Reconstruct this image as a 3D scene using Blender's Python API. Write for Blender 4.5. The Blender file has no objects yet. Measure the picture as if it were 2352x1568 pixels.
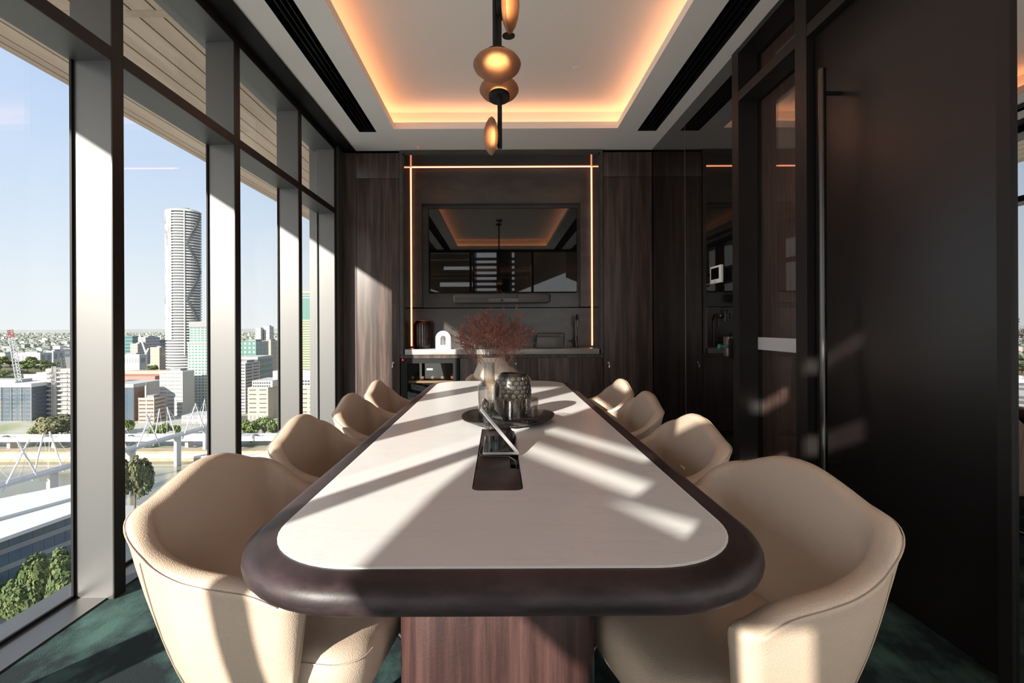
import bpy, bmesh, math, random
from mathutils import Vector, Matrix
random.seed(7)
R = math.radians
SC = bpy.context.scene
COL = SC.collection

# ------------------------------------------------------------------ camera, sky, sun, exposure
F = 1110.7                                   # focal length in pixels of the 2352 px wide frame (17 mm)
HC = 1.2                                     # eye height
ROLL = -0.25
cam_d = bpy.data.cameras.new('camera'); cam = bpy.data.objects.new('camera', cam_d); COL.objects.link(cam)
cam_d.sensor_width = 36; cam_d.lens = 36*F/2352; cam_d.clip_start = .05; cam_d.clip_end = 40000
cam_d.shift_x = 29/2352; cam_d.shift_y = -34/2352
cam.matrix_world = Matrix.Translation((0, 0, HC)) @ Matrix.Rotation(R(90), 4, 'X') @ Matrix.Rotation(R(ROLL), 4, 'Z')
SC.camera = cam
SUN = Vector((1, 1.43, -.66)).normalized()   # direction the sunlight travels
SUN_E = 9.6
SKY = 0.78
w = bpy.data.worlds.new('sky'); SC.world = w; w.use_nodes = True
nt = w.node_tree; bg = nt.nodes['Background']
def wn_(t, **k):
    n = nt.nodes.new(t)
    for q, v in k.items(): setattr(n, q, v)
    return n
# clear sky: colour by elevation, brighter and whiter around the sun as in the CIE clear sky, f = .91 + k exp(-3 chi) + .45 cos^2 chi
wtc = wn_('ShaderNodeTexCoord'); sx = wn_('ShaderNodeSeparateXYZ'); rmp = wn_('ShaderNodeValToRGB')
nt.links.new(wtc.outputs['Generated'], sx.inputs[0]); nt.links.new(sx.outputs[2], rmp.inputs[0])
el = rmp.color_ramp.elements; el[0].position = 0; el[0].color = (.90, .93, .95, 1); el[1].position = 1; el[1].color = (.24, .38, .70, 1)
for p_, c_ in ((.07, (.84, .90, .97, 1)), (.22, (.66, .78, .97, 1)), (.45, (.47, .63, .93, 1))):
    e_ = el.new(p_); e_.color = c_
dt = wn_('ShaderNodeVectorMath', operation='DOT_PRODUCT'); dt.inputs[1].default_value = -SUN
nt.links.new(wtc.outputs['Generated'], dt.inputs[0])
def wm(op, a, b=None):
    n = wn_('ShaderNodeMath', operation=op)
    for i, v in enumerate((a, b)):
        if v is None: continue
        if isinstance(v, (int, float)): n.inputs[i].default_value = v
        else: nt.links.new(v, n.inputs[i])
    return n.outputs[0]
dd_ = wm('MINIMUM', wm('MAXIMUM', dt.outputs['Value'], -1), 1)
glow = wm('ADD', wm('MULTIPLY', wm('EXPONENT', wm('MULTIPLY', wm('ARCCOSINE', dd_), -3)), 4), wm('MULTIPLY', wm('MULTIPLY', dd_, dd_), .45))
vg = wn_('ShaderNodeVectorMath', operation='SCALE'); vg.inputs[0].default_value = (.78, .72, .64); nt.links.new(glow, vg.inputs['Scale'])
va = wn_('ShaderNodeVectorMath', operation='ADD'); nt.links.new(rmp.outputs[0], va.inputs[0]); nt.links.new(vg.outputs[0], va.inputs[1])
nt.links.new(va.outputs[0], bg.inputs[0]); bg.inputs[1].default_value = SKY
sl = bpy.data.lights.new('sun', 'SUN'); so = bpy.data.objects.new('sun', sl); COL.objects.link(so)
sl.energy = SUN_E; sl.angle = R(.6); sl.color = (1, .92, .83)
so.rotation_euler = SUN.to_track_quat('-Z', 'Y').to_euler(); so.location = (-20, -25, 20)
vs = SC.view_settings; vs.view_transform = 'Standard'; vs.look = 'None'; vs.gamma = 1; vs.exposure = 0.45
vs.use_curve_mapping = False

# ------------------------------------------------------------------ materials
def mat(name, col, rough=.5, metal=0, bump=None, var=None, coat=0, ior=1.5, trans=0, emit=None, spec=.5, sheen=0):
    """bump=(scale, strength); var=(scale xyz, colour2, lo, hi) noise-mixed second colour in object space"""
    m = bpy.data.materials.new(name); m.use_nodes = True; t = m.node_tree; b = t.nodes['Principled BSDF']
    b.inputs['Base Color'].default_value = (*col, 1); b.inputs['Roughness'].default_value = rough
    b.inputs['Metallic'].default_value = metal; b.inputs['Coat Weight'].default_value = coat
    b.inputs['IOR'].default_value = ior; b.inputs['Transmission Weight'].default_value = trans
    b.inputs['Specular IOR Level'].default_value = spec; b.inputs['Sheen Weight'].default_value = sheen
    if emit:
        b.inputs['Emission Color'].default_value = (*emit[0], 1); b.inputs['Emission Strength'].default_value = emit[1]
    if bump or var: tc = t.nodes.new('ShaderNodeTexCoord')
    if var:
        mp = t.nodes.new('ShaderNodeMapping'); mp.inputs['Scale'].default_value = var[0]
        n = t.nodes.new('ShaderNodeTexNoise'); n.inputs['Scale'].default_value = 1; n.inputs['Detail'].default_value = 6
        n.inputs['Roughness'].default_value = .62
        r = t.nodes.new('ShaderNodeMapRange'); r.inputs[1].default_value = var[2]; r.inputs[2].default_value = var[3]
        mx = t.nodes.new('ShaderNodeMix'); mx.data_type = 'RGBA'
        mx.inputs[6].default_value = (*col, 1); mx.inputs[7].default_value = (*var[1], 1)
        t.links.new(tc.outputs['Object'], mp.inputs[0]); t.links.new(mp.outputs[0], n.inputs['Vector'])
        t.links.new(n.outputs[0], r.inputs[0]); t.links.new(r.outputs[0], mx.inputs[0])
        t.links.new(mx.outputs[2], b.inputs['Base Color'])
    if bump:
        v = t.nodes.new('ShaderNodeTexNoise' if len(bump) == 2 else 'ShaderNodeTexVoronoi'); v.inputs['Scale'].default_value = bump[0]
        bp = t.nodes.new('ShaderNodeBump'); bp.inputs['Strength'].default_value = bump[1]; bp.inputs['Distance'].default_value = .002
        t.links.new(tc.outputs['Object'], v.inputs['Vector']); t.links.new(v.outputs[0], bp.inputs['Height'])
        t.links.new(bp.outputs[0], b.inputs['Normal'])
    return m

def pane_mat(name, tint, refl=.05, gloss=(1, 1, 1)):
    """thin sheet of glass: clear (tinted) transmission plus a mirror layer that grows towards grazing angles"""
    m = bpy.data.materials.new(name); m.use_nodes = True; t = m.node_tree; t.nodes.remove(t.nodes['Principled BSDF'])
    tr = t.nodes.new('ShaderNodeBsdfTransparent'); tr.inputs[0].default_value = (*tint, 1)
    gl = t.nodes.new('ShaderNodeBsdfGlossy'); gl.inputs['Roughness'].default_value = 0; gl.inputs[0].default_value = (*gloss, 1)
    fr = t.nodes.new('ShaderNodeLayerWeight'); fr.inputs[0].default_value = .5
    pw = t.nodes.new('ShaderNodeMath'); pw.operation = 'POWER'; pw.inputs[1].default_value = 5
    mr = t.nodes.new('ShaderNodeMapRange'); mr.inputs[3].default_value = refl; mr.inputs[4].default_value = .9
    t.links.new(fr.outputs['Facing'], pw.inputs[0])
    mx = t.nodes.new('ShaderNodeMixShader')
    t.links.new(pw.outputs[0], mr.inputs[0]); t.links.new(mr.outputs[0], mx.inputs[0])
    t.links.new(tr.outputs[0], mx.inputs[1]); t.links.new(gl.outputs[0], mx.inputs[2])
    t.links.new(mx.outputs[0], t.nodes['Material Output'].inputs[0])
    return m

M = {}
M['plaster'] = mat('ceiling paint', (.93, .865, .80), .9)
M['black'] = mat('matt black', (.006, .006, .0065), .6, spec=.3)
M['frame'] = mat('grey anodised frame', (.145, .143, .140), .44, .7)
M['cap'] = mat('dark bronze cap', (.018, .015, .015), .45, .2)
M['wood'] = mat('dark grained veneer', (.040, .026, .022), .42, var=((28, 28, 1.3), (.125, .082, .068), .42, .72), bump=(180, .15))
M['rim'] = mat('dark stained oak', (.022, .014, .015), .46, spec=.38, var=((9, 3, 30), (.062, .040, .042), .42, .75), bump=(140, .12))
M['base'] = mat('reddish dark oak', (.030, .013, .012), .45, var=((38, 38, 1.6), (.085, .040, .034), .4, .7), bump=(150, .25))
M['leather'] = mat('cream leather', (.50, .385, .295), .42, bump=(420, .35, 1))
M['leather_in'] = M['leather']
M['thread'] = mat('beige thread', (.50, .39, .30), .7)
M['niche'] = mat('dark grey stone panel', (.060, .054, .050), .22, var=((3, 3, 9), (.085, .076, .068), .4, .7))
M['gloss_side'] = mat('glossy grey lining', (.055, .05, .047), .08, spec=.7)
M['stone'] = mat('grey stone worktop', (.30, .29, .275), .3, var=((4, 4, 6), (.38, .37, .35), .4, .65))
M['screen'] = mat('black screen glass', (.004, .004, .0045), .02, ior=1.75)
M['plastic'] = mat('dark grey fabric grille', (.095, .093, .095), .7, bump=(900, .3))
M['steel'] = mat('brushed steel', (.55, .54, .52), .3, 1)
M['gun'] = mat('gunmetal', (.10, .095, .09), .28, 1)
M['led'] = mat('warm led strip', (1, .7, .5), .5, emit=((1, .33, .15), 4))
M['cove'] = mat('warm cove led', (1, .7, .5), .5, emit=((1, .43, .20), 6))
M['white'] = mat('white paint', (.82, .81, .79), .5)
M['redled'] = mat('red lamp', (.5, .01, .01), .4, emit=((1, .02, .03), 1.2))
M['mirror_wall'] = mat('black back-painted glass', (.006, .005, .005), .015, ior=2.0)
M['mirror'] = mat('tinted mirror', (.62, .62, .62), .01, 1)
M['door'] = mat('dark bronze satin door', (.013, .0095, .0098), .38, spec=.6, bump=(600, .04))
M['teal'] = mat('green plastic', (.02, .22, .17), .35)
M['soffit'] = mat('pale timber soffit board', (.39, .285, .205), .6, var=((6, .8, 6), (.50, .375, .275), .35, .7))
M['soffit2'] = mat('timber edge trim', (.33, .235, .165), .6, var=((6, .8, 6), (.42, .31, .22), .35, .7))
M['glass'] = pane_mat('window glass', (.97, .985, .98), .035)
M['sidelite'] = pane_mat('door glass', (.93, .92, .91), .08)
M['oak'] = mat('brown corridor veneer', (.085, .052, .044), .45, var=((28, 28, 1.3), (.17, .11, .095), .42, .72))
M['smoke'] = pane_mat('smoky glass', (.78, .765, .74), .06)
M['amber'] = pane_mat('amber ribbed glass', (.50, .30, .14), .08)
M['shade'] = mat('smoky amber glass shade', (.46, .31, .21), .5, trans=.8, ior=1.3, var=((30, 30, 30), (.36, .22, .14), .4, .7))
M['bulb'] = mat('warm lamp', (1, .7, .4), .5, emit=((1, .55, .25), 10))
M['tray'] = mat('black ceramic', (.018, .018, .018), .33)
M['vase'] = mat('dark hammered glass', (.010, .0095, .008), .3)
M['beige'] = mat('sandy ceramic', (.56, .48, .40), .8, bump=(120, .3), var=((14, 14, 14), (.46, .38, .30), .4, .7))
M['twig'] = mat('dried red-brown twig', (.25, .11, .08), .8)
M['floret'] = mat('dried burgundy floret', (.24, .095, .080), .85)
M['bottle'] = mat('dark green bottle', (.012, .02, .01), .1)
M['foil'] = mat('copper foil cap', (.75, .28, .12), .35, .5)
M['winered'] = mat('red foil', (.5, .03, .03), .4)
M['shelfwood'] = mat('light beech shelf', (.62, .42, .22), .5)

def carpet():
    m = mat('teal carpet', (.0025, .012, .014), .95, var=((4.2, 2.6, 3), (.055, .125, .110), .44, .64), bump=(260, .9))
    return m
M['carpet'] = carpet()

def marble():
    m = mat('white marble', (.72, .71, .70), .30); t = m.node_tree; b = t.nodes['Principled BSDF']
    tc = t.nodes.new('ShaderNodeTexCoord'); mp = t.nodes.new('ShaderNodeMapping')
    mp.inputs['Rotation'].default_value = (0, 0, R(64)); mp.inputs['Scale'].default_value = (1.0, 4.5, 1)
    n = t.nodes.new('ShaderNodeTexNoise'); n.inputs['Scale'].default_value = 2.2; n.inputs['Detail'].default_value = 9; n.inputs['Roughness'].default_value = .6
    n.inputs['Distortion'].default_value = .5
    s = t.nodes.new('ShaderNodeMath'); s.operation = 'SUBTRACT'; s.inputs[1].default_value = .5
    a = t.nodes.new('ShaderNodeMath'); a.operation = 'ABSOLUTE'
    r = t.nodes.new('ShaderNodeMapRange'); r.inputs[1].default_value = 0; r.inputs[2].default_value = .018; r.inputs[3].default_value = .42; r.inputs[4].default_value = 0
    n2 = t.nodes.new('ShaderNodeTexNoise'); n2.inputs['Scale'].default_value = 1.3
    mu = t.nodes.new('ShaderNodeMath'); mu.operation = 'MULTIPLY'
    mx = t.nodes.new('ShaderNodeMix'); mx.data_type = 'RGBA'; mx.inputs[6].default_value = (.72, .71, .70, 1); mx.inputs[7].default_value = (.50, .46, .43, 1)
    L = t.links.new
    L(tc.outputs['Object'], mp.inputs[0]); L(mp.outputs[0], n.inputs['Vector']); L(n.outputs[0], s.inputs[0]); L(s.outputs[0], a.inputs[0])
    L(a.outputs[0], r.inputs[0]); L(tc.outputs['Object'], n2.inputs['Vector']); L(r.outputs[0], mu.inputs[0]); L(n2.outputs[0], mu.inputs[1])
    L(mu.outputs[0], mx.inputs[0]); L(mx.outputs[2], b.inputs['Base Color'])
    return m
M['marble'] = marble()

# ------------------------------------------------------------------ mesh helpers
class MB:
    def __init__(s): s.v = []; s.f = []
    def add(s, vs, fs):
        o = len(s.v); s.v += [tuple(p) for p in vs]; s.f += [tuple(i+o for i in q) for q in fs]; return s
    def box(s, x0, x1, y0, y1, z0, z1):
        return s.add([(x0,y0,z0),(x1,y0,z0),(x1,y1,z0),(x0,y1,z0),(x0,y0,z1),(x1,y0,z1),(x1,y1,z1),(x0,y1,z1)],
                     [(0,3,2,1),(4,5,6,7),(0,1,5,4),(1,2,6,5),(2,3,7,6),(3,0,4,7)])
    def rings(s, rs, cap0=True, cap1=True, closed=True):
        n = len(rs[0]); fs = []
        for i in range(len(rs)-1):
            for j in range(n if closed else n-1):
                k = (j+1) % n; fs.append((i*n+j, i*n+k, (i+1)*n+k, (i+1)*n+j))
        if cap0: fs.append(tuple(range(n-1, -1, -1)))
        if cap1: fs.append(tuple((len(rs)-1)*n+j for j in range(n)))
        return s.add([p for r in rs for p in r], fs)
    def lathe(s, prof, n=40, c=(0,0,0), cap0=True, cap1=True):
        return s.rings([[(c[0]+r*math.cos(2*math.pi*j/n), c[1]+r*math.sin(2*math.pi*j/n), c[2]+z) for j in range(n)] for r, z in prof], cap0, cap1)
    def tube(s, pts, r, n=8, cap=True):
        pts = [Vector(p) for p in pts]; rs = []
        for i, p in enumerate(pts):
            d = (pts[min(i+1, len(pts)-1)] - pts[max(i-1, 0)]).normalized()
            a = d.cross(Vector((0,0,1))); a = a if a.length > .05 else d.cross(Vector((1,0,0))); a.normalize(); b = d.cross(a)
            rr = r[i] if isinstance(r, (list, tuple)) else r
            rs.append([p + a*(rr*math.cos(2*math.pi*j/n)) - b*(rr*math.sin(2*math.pi*j/n)) for j in range(n)])
        return s.rings(rs, cap, cap)
    def prism(s, poly, z0, z1):
        return s.rings([[(x, y, z0) for x, y in poly], [(x, y, z1) for x, y in poly]])
    def xf(s, m):
        s.v = [tuple(m @ Vector(p)) for p in s.v]; return s

def obj(name, mb, m, parent=None, smooth=False, bev=0, world=False, seg=2):
    """link mb as one mesh object; children take local coordinates (or world ones with world=True); a top-level mesh gets its origin at its base"""
    vs = [Vector(p) for p in mb.v]; loc = Vector((0,0,0))
    if parent is None:
        loc = Vector(((min(p.x for p in vs)+max(p.x for p in vs))/2, (min(p.y for p in vs)+max(p.y for p in vs))/2, min(p.z for p in vs)))
        vs = [p-loc for p in vs]
    elif world: vs = [p-Vector(wloc(parent)) for p in vs]
    me = bpy.data.meshes.new(name); me.from_pydata(vs, [], mb.f)
    bm = bmesh.new(); bm.from_mesh(me)
    if bev: bmesh.ops.bevel(bm, geom=[e for e in bm.edges if e.calc_face_angle(0) > .7], offset=bev, segments=seg, affect='EDGES', profile=.5)
    bmesh.ops.recalc_face_normals(bm, faces=bm.faces); bm.to_mesh(me); bm.free()
    me.materials.append(m if not isinstance(m, str) else M[m])
    if smooth or bev:
        me.polygons.foreach_set('use_smooth', [True]*len(me.polygons))
        try: me.set_sharp_from_angle(angle=R(40))
        except Exception: pass
    o = bpy.data.objects.new(name, me); COL.objects.link(o); o.location = loc
    if parent: o.parent = parent
    return o
def wloc(o):
    v = Vector((0,0,0))
    while o: v += o.location; o = o.parent
    return v
def inst(name, me, parent=None, loc=(0,0,0), rot=(0,0,0), scale=(1,1,1)):
    o = bpy.data.objects.new(name, me.data if hasattr(me, 'data') else me); COL.objects.link(o)
    o.location = loc; o.rotation_euler = rot; o.scale = scale
    if parent: o.parent = parent
    return o
def tag(o, label, cat, group=None, kind=None):
    o['label'] = label; o['category'] = cat
    if group: o['group'] = group
    if kind: o['kind'] = kind
    return o
def thing(name, label, cat, loc=(0,0,0), rz=0, group=None):
    o = bpy.data.objects.new(name, None); COL.objects.link(o); o.empty_display_size = .1
    o.location = loc; o.rotation_euler = (0,0,rz); return tag(o, label, cat, group)
def struct(o, label=None):
    o['kind'] = 'structure'
    if label: o['label'] = label
    return o
def sempty(name, loc, label):
    o = bpy.data.objects.new(name, None); COL.objects.link(o); o.location = loc; o.empty_display_size = .1
    return struct(o, label)
def copy_tree(o, parent=None):
    c = o.copy(); COL.objects.link(c); c.parent = parent
    for ch in list(o.children): copy_tree(ch, c)
    return c
def bx(*a): return MB().box(*a)
def rrect(x0, x1, y0, y1, r, n=8):
    p = []
    for cx, cy, a in ((x1-r, y1-r, 0), (x0+r, y1-r, 90), (x0+r, y0+r, 180), (x1-r, y0+r, 270)):
        for i in range(n+1):
            t = R(a+90*i/n); p.append((cx+r*math.cos(t), cy+r*math.sin(t)))
    return p
def at(x, y, Y):
    """a sight line of the photograph (2352 px frame) met at distance Y in front of the camera"""
    a = R(-ROLL); dx, dy = x-1147, y-750
    dx, dy = dx*math.cos(a)-dy*math.sin(a), dx*math.sin(a)+dy*math.cos(a)
    return Vector((dx*Y/F, Y, HC-dy*Y/F))

# ------------------------------------------------------------------ room shell
ZC = 3.12; XR = 1.668; XG = -1.90; XI = -1.712; YB = 5.25; YE = -.66
struct(obj('floor', bx(-1.746, 2.6, YE, 5.9, -.35, 0), 'carpet'), 'dark teal mottled carpet')
sill = struct(obj('trim_1', bx(-2.02, -1.746, YE-.1, 5.9, -.35, .006), M['frame']), 'grey metal sill strip along the window foot')

c = MB()
CX0, CX1, CY0, CY1 = -1.016, 1.155, -.40, 4.69         # coffer lip
S1, S2 = (-1.37, -1.20), (1.365, 1.55); SY = 4.76       # slot diffusers
zt = ZC+.065
for x0, x1, y0, y1 in ((-1.555, S1[0], YE, SY), (S1[1], CX0, YE, SY), (CX1, S2[0], YE, SY), (S2[1], XR+.15, YE, SY),
                       (CX0, CX1, YE, CY0), (CX0, CX1, CY1, SY), (-1.555, XR+.15, SY, YB+.02)):
    c.box(x0, x1, y0, y1, ZC, zt)
RX0, RX1, RY0, RY1 = CX0-.13, CX1+.13, CY0-.13, CY1+.13; ZU = 3.335
for a in ((RX0-.03, RX0, RY0, RY1, zt, ZU), (RX1, RX1+.03, RY0, RY1, zt, ZU), (RX0, RX1, RY0-.03, RY0, zt, ZU), (RX0, RX1, RY1, RY1+.03, zt, ZU)):
    c.box(*a)
c.box(-2.0, 2.6, YE, 5.9, ZU, ZU+.1)
ceil = struct(obj('ceiling', c, 'plaster'), 'white plaster ceiling with a raised lit coffer')
struct(obj('trim_2', bx(-1.735, -1.555, YE, YB, ZC-.01, ZU-.005), 'black'), 'black blind pocket strip between window head and ceiling')
# slot diffusers
for (x0, x1), lab in ((S1, 'long black linear air slot in the ceiling on the window side'), (S2, 'long black linear air slot in the ceiling on the door side')):
    d = thing('slot_diffuser', lab, 'air vent', ((x0+x1)/2, 2, ZC))
    obj('trough', MB().box(x0, x1, YE, SY, ZC+.10, ZC+.12).box(x0, x0+.004, YE, SY, ZC, ZC+.1).box(x1-.004, x1, YE, SY, ZC, ZC+.1).box(x0, x1, SY-.004, SY, ZC, ZC+.1), 'black', d, world=True)
    for k in range(3):
        xx = x0+(x1-x0)*(.28+.22*k); obj('blade', bx(xx-.004, xx+.004, YE, SY-.004, ZC+.012, ZC+.07), 'gun' if x0 < 0 else 'black', d, world=True)
# cove lighting on the ledge
for nm, b in (('long side by the windows', (RX0+.02, RX0+.045, RY0+.05, RY1-.05)), ('long side by the door', (RX1-.045, RX1-.02, RY0+.05, RY1-.05)),
              ('end above the kitchenette', (RX0+.05, RX1-.05, RY1-.045, RY1-.02)), ('end above the glazed end wall', (RX0+.05, RX1-.05, RY0+.02, RY0+.045))):
    l = thing('cove_light', 'warm led strip hidden in the coffer ledge, '+nm, 'light', ((b[0]+b[1])/2, (b[2]+b[3])/2, zt))
    obj('channel', bx(*b, zt, zt+.006), 'white', l, world=True); obj('diffuser', bx(*b, zt+.006, zt+.016), 'cove', l, world=True)

# right wall
wr = sempty('wall_right', (XR, 2, 0), 'dark glass partition wall with metal framing')
obj('core', MB().box(XR+.16, XR+.26, YE, 5.9, 0, ZU).box(XR+.012, XR+.16, 3.44, YB, 0, ZC).box(XR+.012, XR+.16, YE, 1.56, 0, ZC), 'black', wr, world=True)
obj('glass_panel', bx(XR, XR+.010, 4.335, YB-.001, .0, ZC-.002), 'mirror_wall', wr, world=True)
obj('glass_panel', bx(XR, XR+.010, 3.44, 4.33, .0, ZC-.002), 'mirror_wall', wr, world=True)
obj('joint_seal', bx(XR-.0015, XR+.01, 4.3305, 4.3345, 0, ZC-.002), 'steel', wr, world=True)
obj('mirror_panel', bx(XR, XR+.010, YE, 1.565, .0, ZC-.002), 'mirror', wr, world=True)
obj('frame_post', bx(XR-.012, XR+.15, 3.34, 3.43, 0, ZC-.002), 'cap', wr, world=True)
obj('frame_post', bx(XR-.012, XR+.15, 2.60, 2.70, 0, ZC-.002), 'cap', wr, world=True)
obj('frame_post', bx(XR-.012, XR+.15, 1.565, 1.61, 0, ZC-.002), 'cap', wr, world=True)
obj('frame_head', bx(XR-.010, XR+.15, 1.612, 3.34, ZC-.04, ZC-.002), 'cap', wr, world=True)
obj('frame_transom', bx(XR-.010, XR+.15, 1.612, 2.60, 2.75, 2.815), 'cap', wr, world=True)
obj('frame_transom', bx(XR-.010, XR+.15, 2.70, 3.34, 2.75, 2.815), 'cap', wr, world=True)
obj('lining_panel', bx(XR+.148, XR+.156, 2.70, 3.34, 0, ZC-.05), 'oak', wr, world=True)
obj('lining_panel', bx(XR+.148, XR+.156, 1.62, 2.60, 2.815, ZC-.05), 'black', wr, world=True)
w7 = sempty('window_7', (XR+.12, 3.0, 0), 'narrow fixed glass sidelight beside the dark door')
obj('pane', bx(XR+.118, XR+.126, 2.70, 3.34, .02, 2.75), 'sidelite', w7, world=True)
obj('pane', bx(XR+.118, XR+.126, 2.70, 3.34, 2.815, ZC-.04), 'sidelite', w7, world=True)
obj('pane', bx(XR+.118, XR+.126, 1.612, 2.60, 2.815, ZC-.04), 'sidelite', w7, world=True)
st = obj('frosted_strip', bx(XR+.1165, XR+.1178, 2.702, 3.338, 1.035, 1.12), mat('frosted film', (.62, .62, .64), .6), w7, world=True); st['label'] = 'pale frosted safety strip across the sidelight'
d1 = sempty('door_1', (XR, 2.1, 0), 'tall dark bronze pivot door with full height pull bar')
obj('leaf', bx(XR+.026, XR+.07, 1.625, 2.585, .006, 2.742), 'door', d1, bev=.002, world=True)
hd = obj('handle', MB().tube([(XR-.062, 2.40, .40), (XR-.062, 2.40, 2.47)], .0175, 20), 'gun', d1, smooth=True, world=True)
for z in (.52, 2.35):
    obj('standoff', MB().tube([(XR-.062, 2.40, z), (XR+.026, 2.40, z)], .010, 12), 'black', hd, smooth=True, world=True)

# devices fixed to the dark glass wall, and a box standing in for a reflection
tp = thing('touch_panel', 'white framed wall touch screen fixed to the dark glass', 'touch screen', (XR, 3.56, 1.6))
YT0, YT1 = 3.52, 3.70; a0 = at(1632, 656, 3.67); z0 = at(1645, 650, 3.6).z; z1 = at(1645, 610, 3.6).z
obj('mount', bx(XR-.035, XR, YT0+.03, YT1-.03, z0+.02, z1-.02), 'black', tp, bev=.003, world=True)
obj('frame', bx(XR-.055, XR-.035, YT0, YT1, z0, z1), 'white', tp, bev=.004, world=True)
obj('screen', bx(XR-.0565, XR-.055, YT0+.03, YT1-.02, z0+.03, z1-.016), 'screen', tp, world=True)
obj('button', bx(XR-.0565, XR-.055, YT0+.085, YT0+.097, z0+.010, z0+.016), 'black', tp, world=True)
sp = thing('switch_plate', 'dark metal switch plate on the dark glass below the touch screen', 'switch', (XR, 3.6, 1.26))
obj('plate', bx(XR-.014, XR, 3.545, 3.62, at(1650, 738, 3.58).z, at(1650, 711, 3.58).z), 'gun', sp, bev=.003, world=True)
obj('knob', MB().lathe([(.02, 0), (.02, .02), (.016, .024), (0.001, .024)], 20).xf(Matrix.Translation((XR-.014, 3.583, at(1650, 725, 3.58).z)) @ Matrix.Rotation(R(-90), 4, 'Y')), 'gun', sp, smooth=True, world=True)
eb = thing('exit_button', 'green domed exit button on a slim steel plate', 'exit button', (XR, 3.5, 1.0))
zb0, zb1 = at(1660, 818, 3.5).z, at(1660, 773, 3.5).z; zm = (zb0+zb1)/2
obj('plate', bx(XR-.030, XR, 3.46, 3.54, zb0, zb1), 'steel', eb, bev=.002, world=True)
gb = obj('button', MB().lathe([(.006, 0), (.006, .02), (.014, .03), (.019, .042), (.018, .052), (.010, .058), (.001, .059)], 20).xf(Matrix.Translation((XR-.030, 3.5, zm)) @ Matrix.Rotation(R(-90), 4, 'Y')), 'teal', eb, smooth=True, world=True); gb['label'] = 'green domed push button'
for z in (zb0+.012, zb1-.012):
    obj('screw', MB().lathe([(.004, 0), (.004, .002)], 10).xf(Matrix.Translation((XR-.030, 3.5, z)) @ Matrix.Rotation(R(-90), 4, 'Y')), 'gun', eb, world=True)
bb = thing('reflection_box', 'added black box standing in for the reflection of the exit button plate', 'switch', (XR, 3.44, 1.0))  # solid box added in place of the button plate's mirror image in the glass
obj('housing', bx(XR-.03, XR, 3.435, 3.455, zb0-.01, zb1-.01), 'black', bb, bev=.002, world=True); obj('cover', bx(XR-.034, XR-.03, 3.437, 3.453, zb0, zb1-.02), 'gun', bb, world=True)

# ------------------------------------------------------------------ left glazing
MY = [.145, 1.145, 2.145, 3.14, 4.14, 5.04]
ZT0, ZT1, ZH = 2.388, 2.446, 3.055
prev = YE+.06
for i, y in enumerate(MY):
    wn = sempty('window_%d' % (i+1), (XG, (prev+y)/2, 0), 'tall window bay with grey metal mullion and transom')
    p0 = prev
    obj('pane', bx(XG-.006, XG+.006, p0, y, .012, ZT0+.01), 'glass', wn, world=True)
    obj('pane', bx(XG-.006, XG+.006, p0, y, ZT1-.01, ZH+.01), 'glass', wn, world=True)
    obj('mullion', bx(XG, XI-.006, y, y+.062, 0, ZH), 'frame', wn, world=True)
    obj('mullion_cap', bx(XI-.006, XI, y-.002, y+.064, 0, ZH), 'cap', wn, world=True)
    obj('gasket', MB().box(XG+.006, XG+.016, y-.012, y, .006, ZT0).box(XG+.006, XG+.016, p0, y, .006, .02), 'black', wn, world=True)
    obj('transom', bx(XG, XI-.006, p0, y, ZT0, ZT1), 'frame', wn, world=True)
    obj('transom_cap', bx(XI-.006, XI, p0, y, ZT0, ZT1), 'cap', wn, world=True)
    obj('head', bx(XG-.05, XI-.006, p0, y+.062, ZH, ZU-.005), 'frame', wn, world=True)
    obj('head_cap', bx(XI-.006, XI, p0, y+.064, ZH, ZU-.005), 'cap', wn, world=True)
    prev = y+.062
struct(obj('wall_left', MB().box(XG-.1, XI+.02, prev+.002, YB+.6, 0, ZU-.005), 'frame'), 'dark return panel between the last mullion and the cabinets')
# glazed end wall behind the camera
w8 = sempty('window_8', (0, YE, 0), 'glazed end wall with transom and posts')
obj('corner_post', bx(-1.785, -1.72, YE, YE+.06, 0, ZU), 'cap', w8, world=True)
obj('pane', bx(-1.72, -.74, YE+.025, YE+.035, .01, ZH), 'glass', w8, world=True)
obj('post', bx(-.74, -.68, YE-.04, YE+.06, 0, ZH), 'cap', w8, world=True)
obj('pane', bx(-.68, .80, YE+.025, YE+.035, .01, ZH), 'glass', w8, world=True)
obj('post', bx(.80, .86, YE-.04, YE+.06, 0, ZH), 'cap', w8, world=True)
obj('pane', bx(.86, XR, YE+.025, YE+.035, .01, ZH), 'glass', w8, world=True)
obj('head', bx(-1.72, 2.0, YE-.03, YE+.06, ZH, ZU), 'cap', w8, world=True)
obj('sill', bx(-1.9, 2.0, YE-.04, YE+.06, -.3, .01), 'cap', w8, world=True)
cl = struct(obj('trim_3', MB().prism(rrect(-.07, .33, YE-.60, YE-.2, .19, 8), -.3, 3.45), 'cap'), 'round-edged dark column outside the end glazing')

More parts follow.
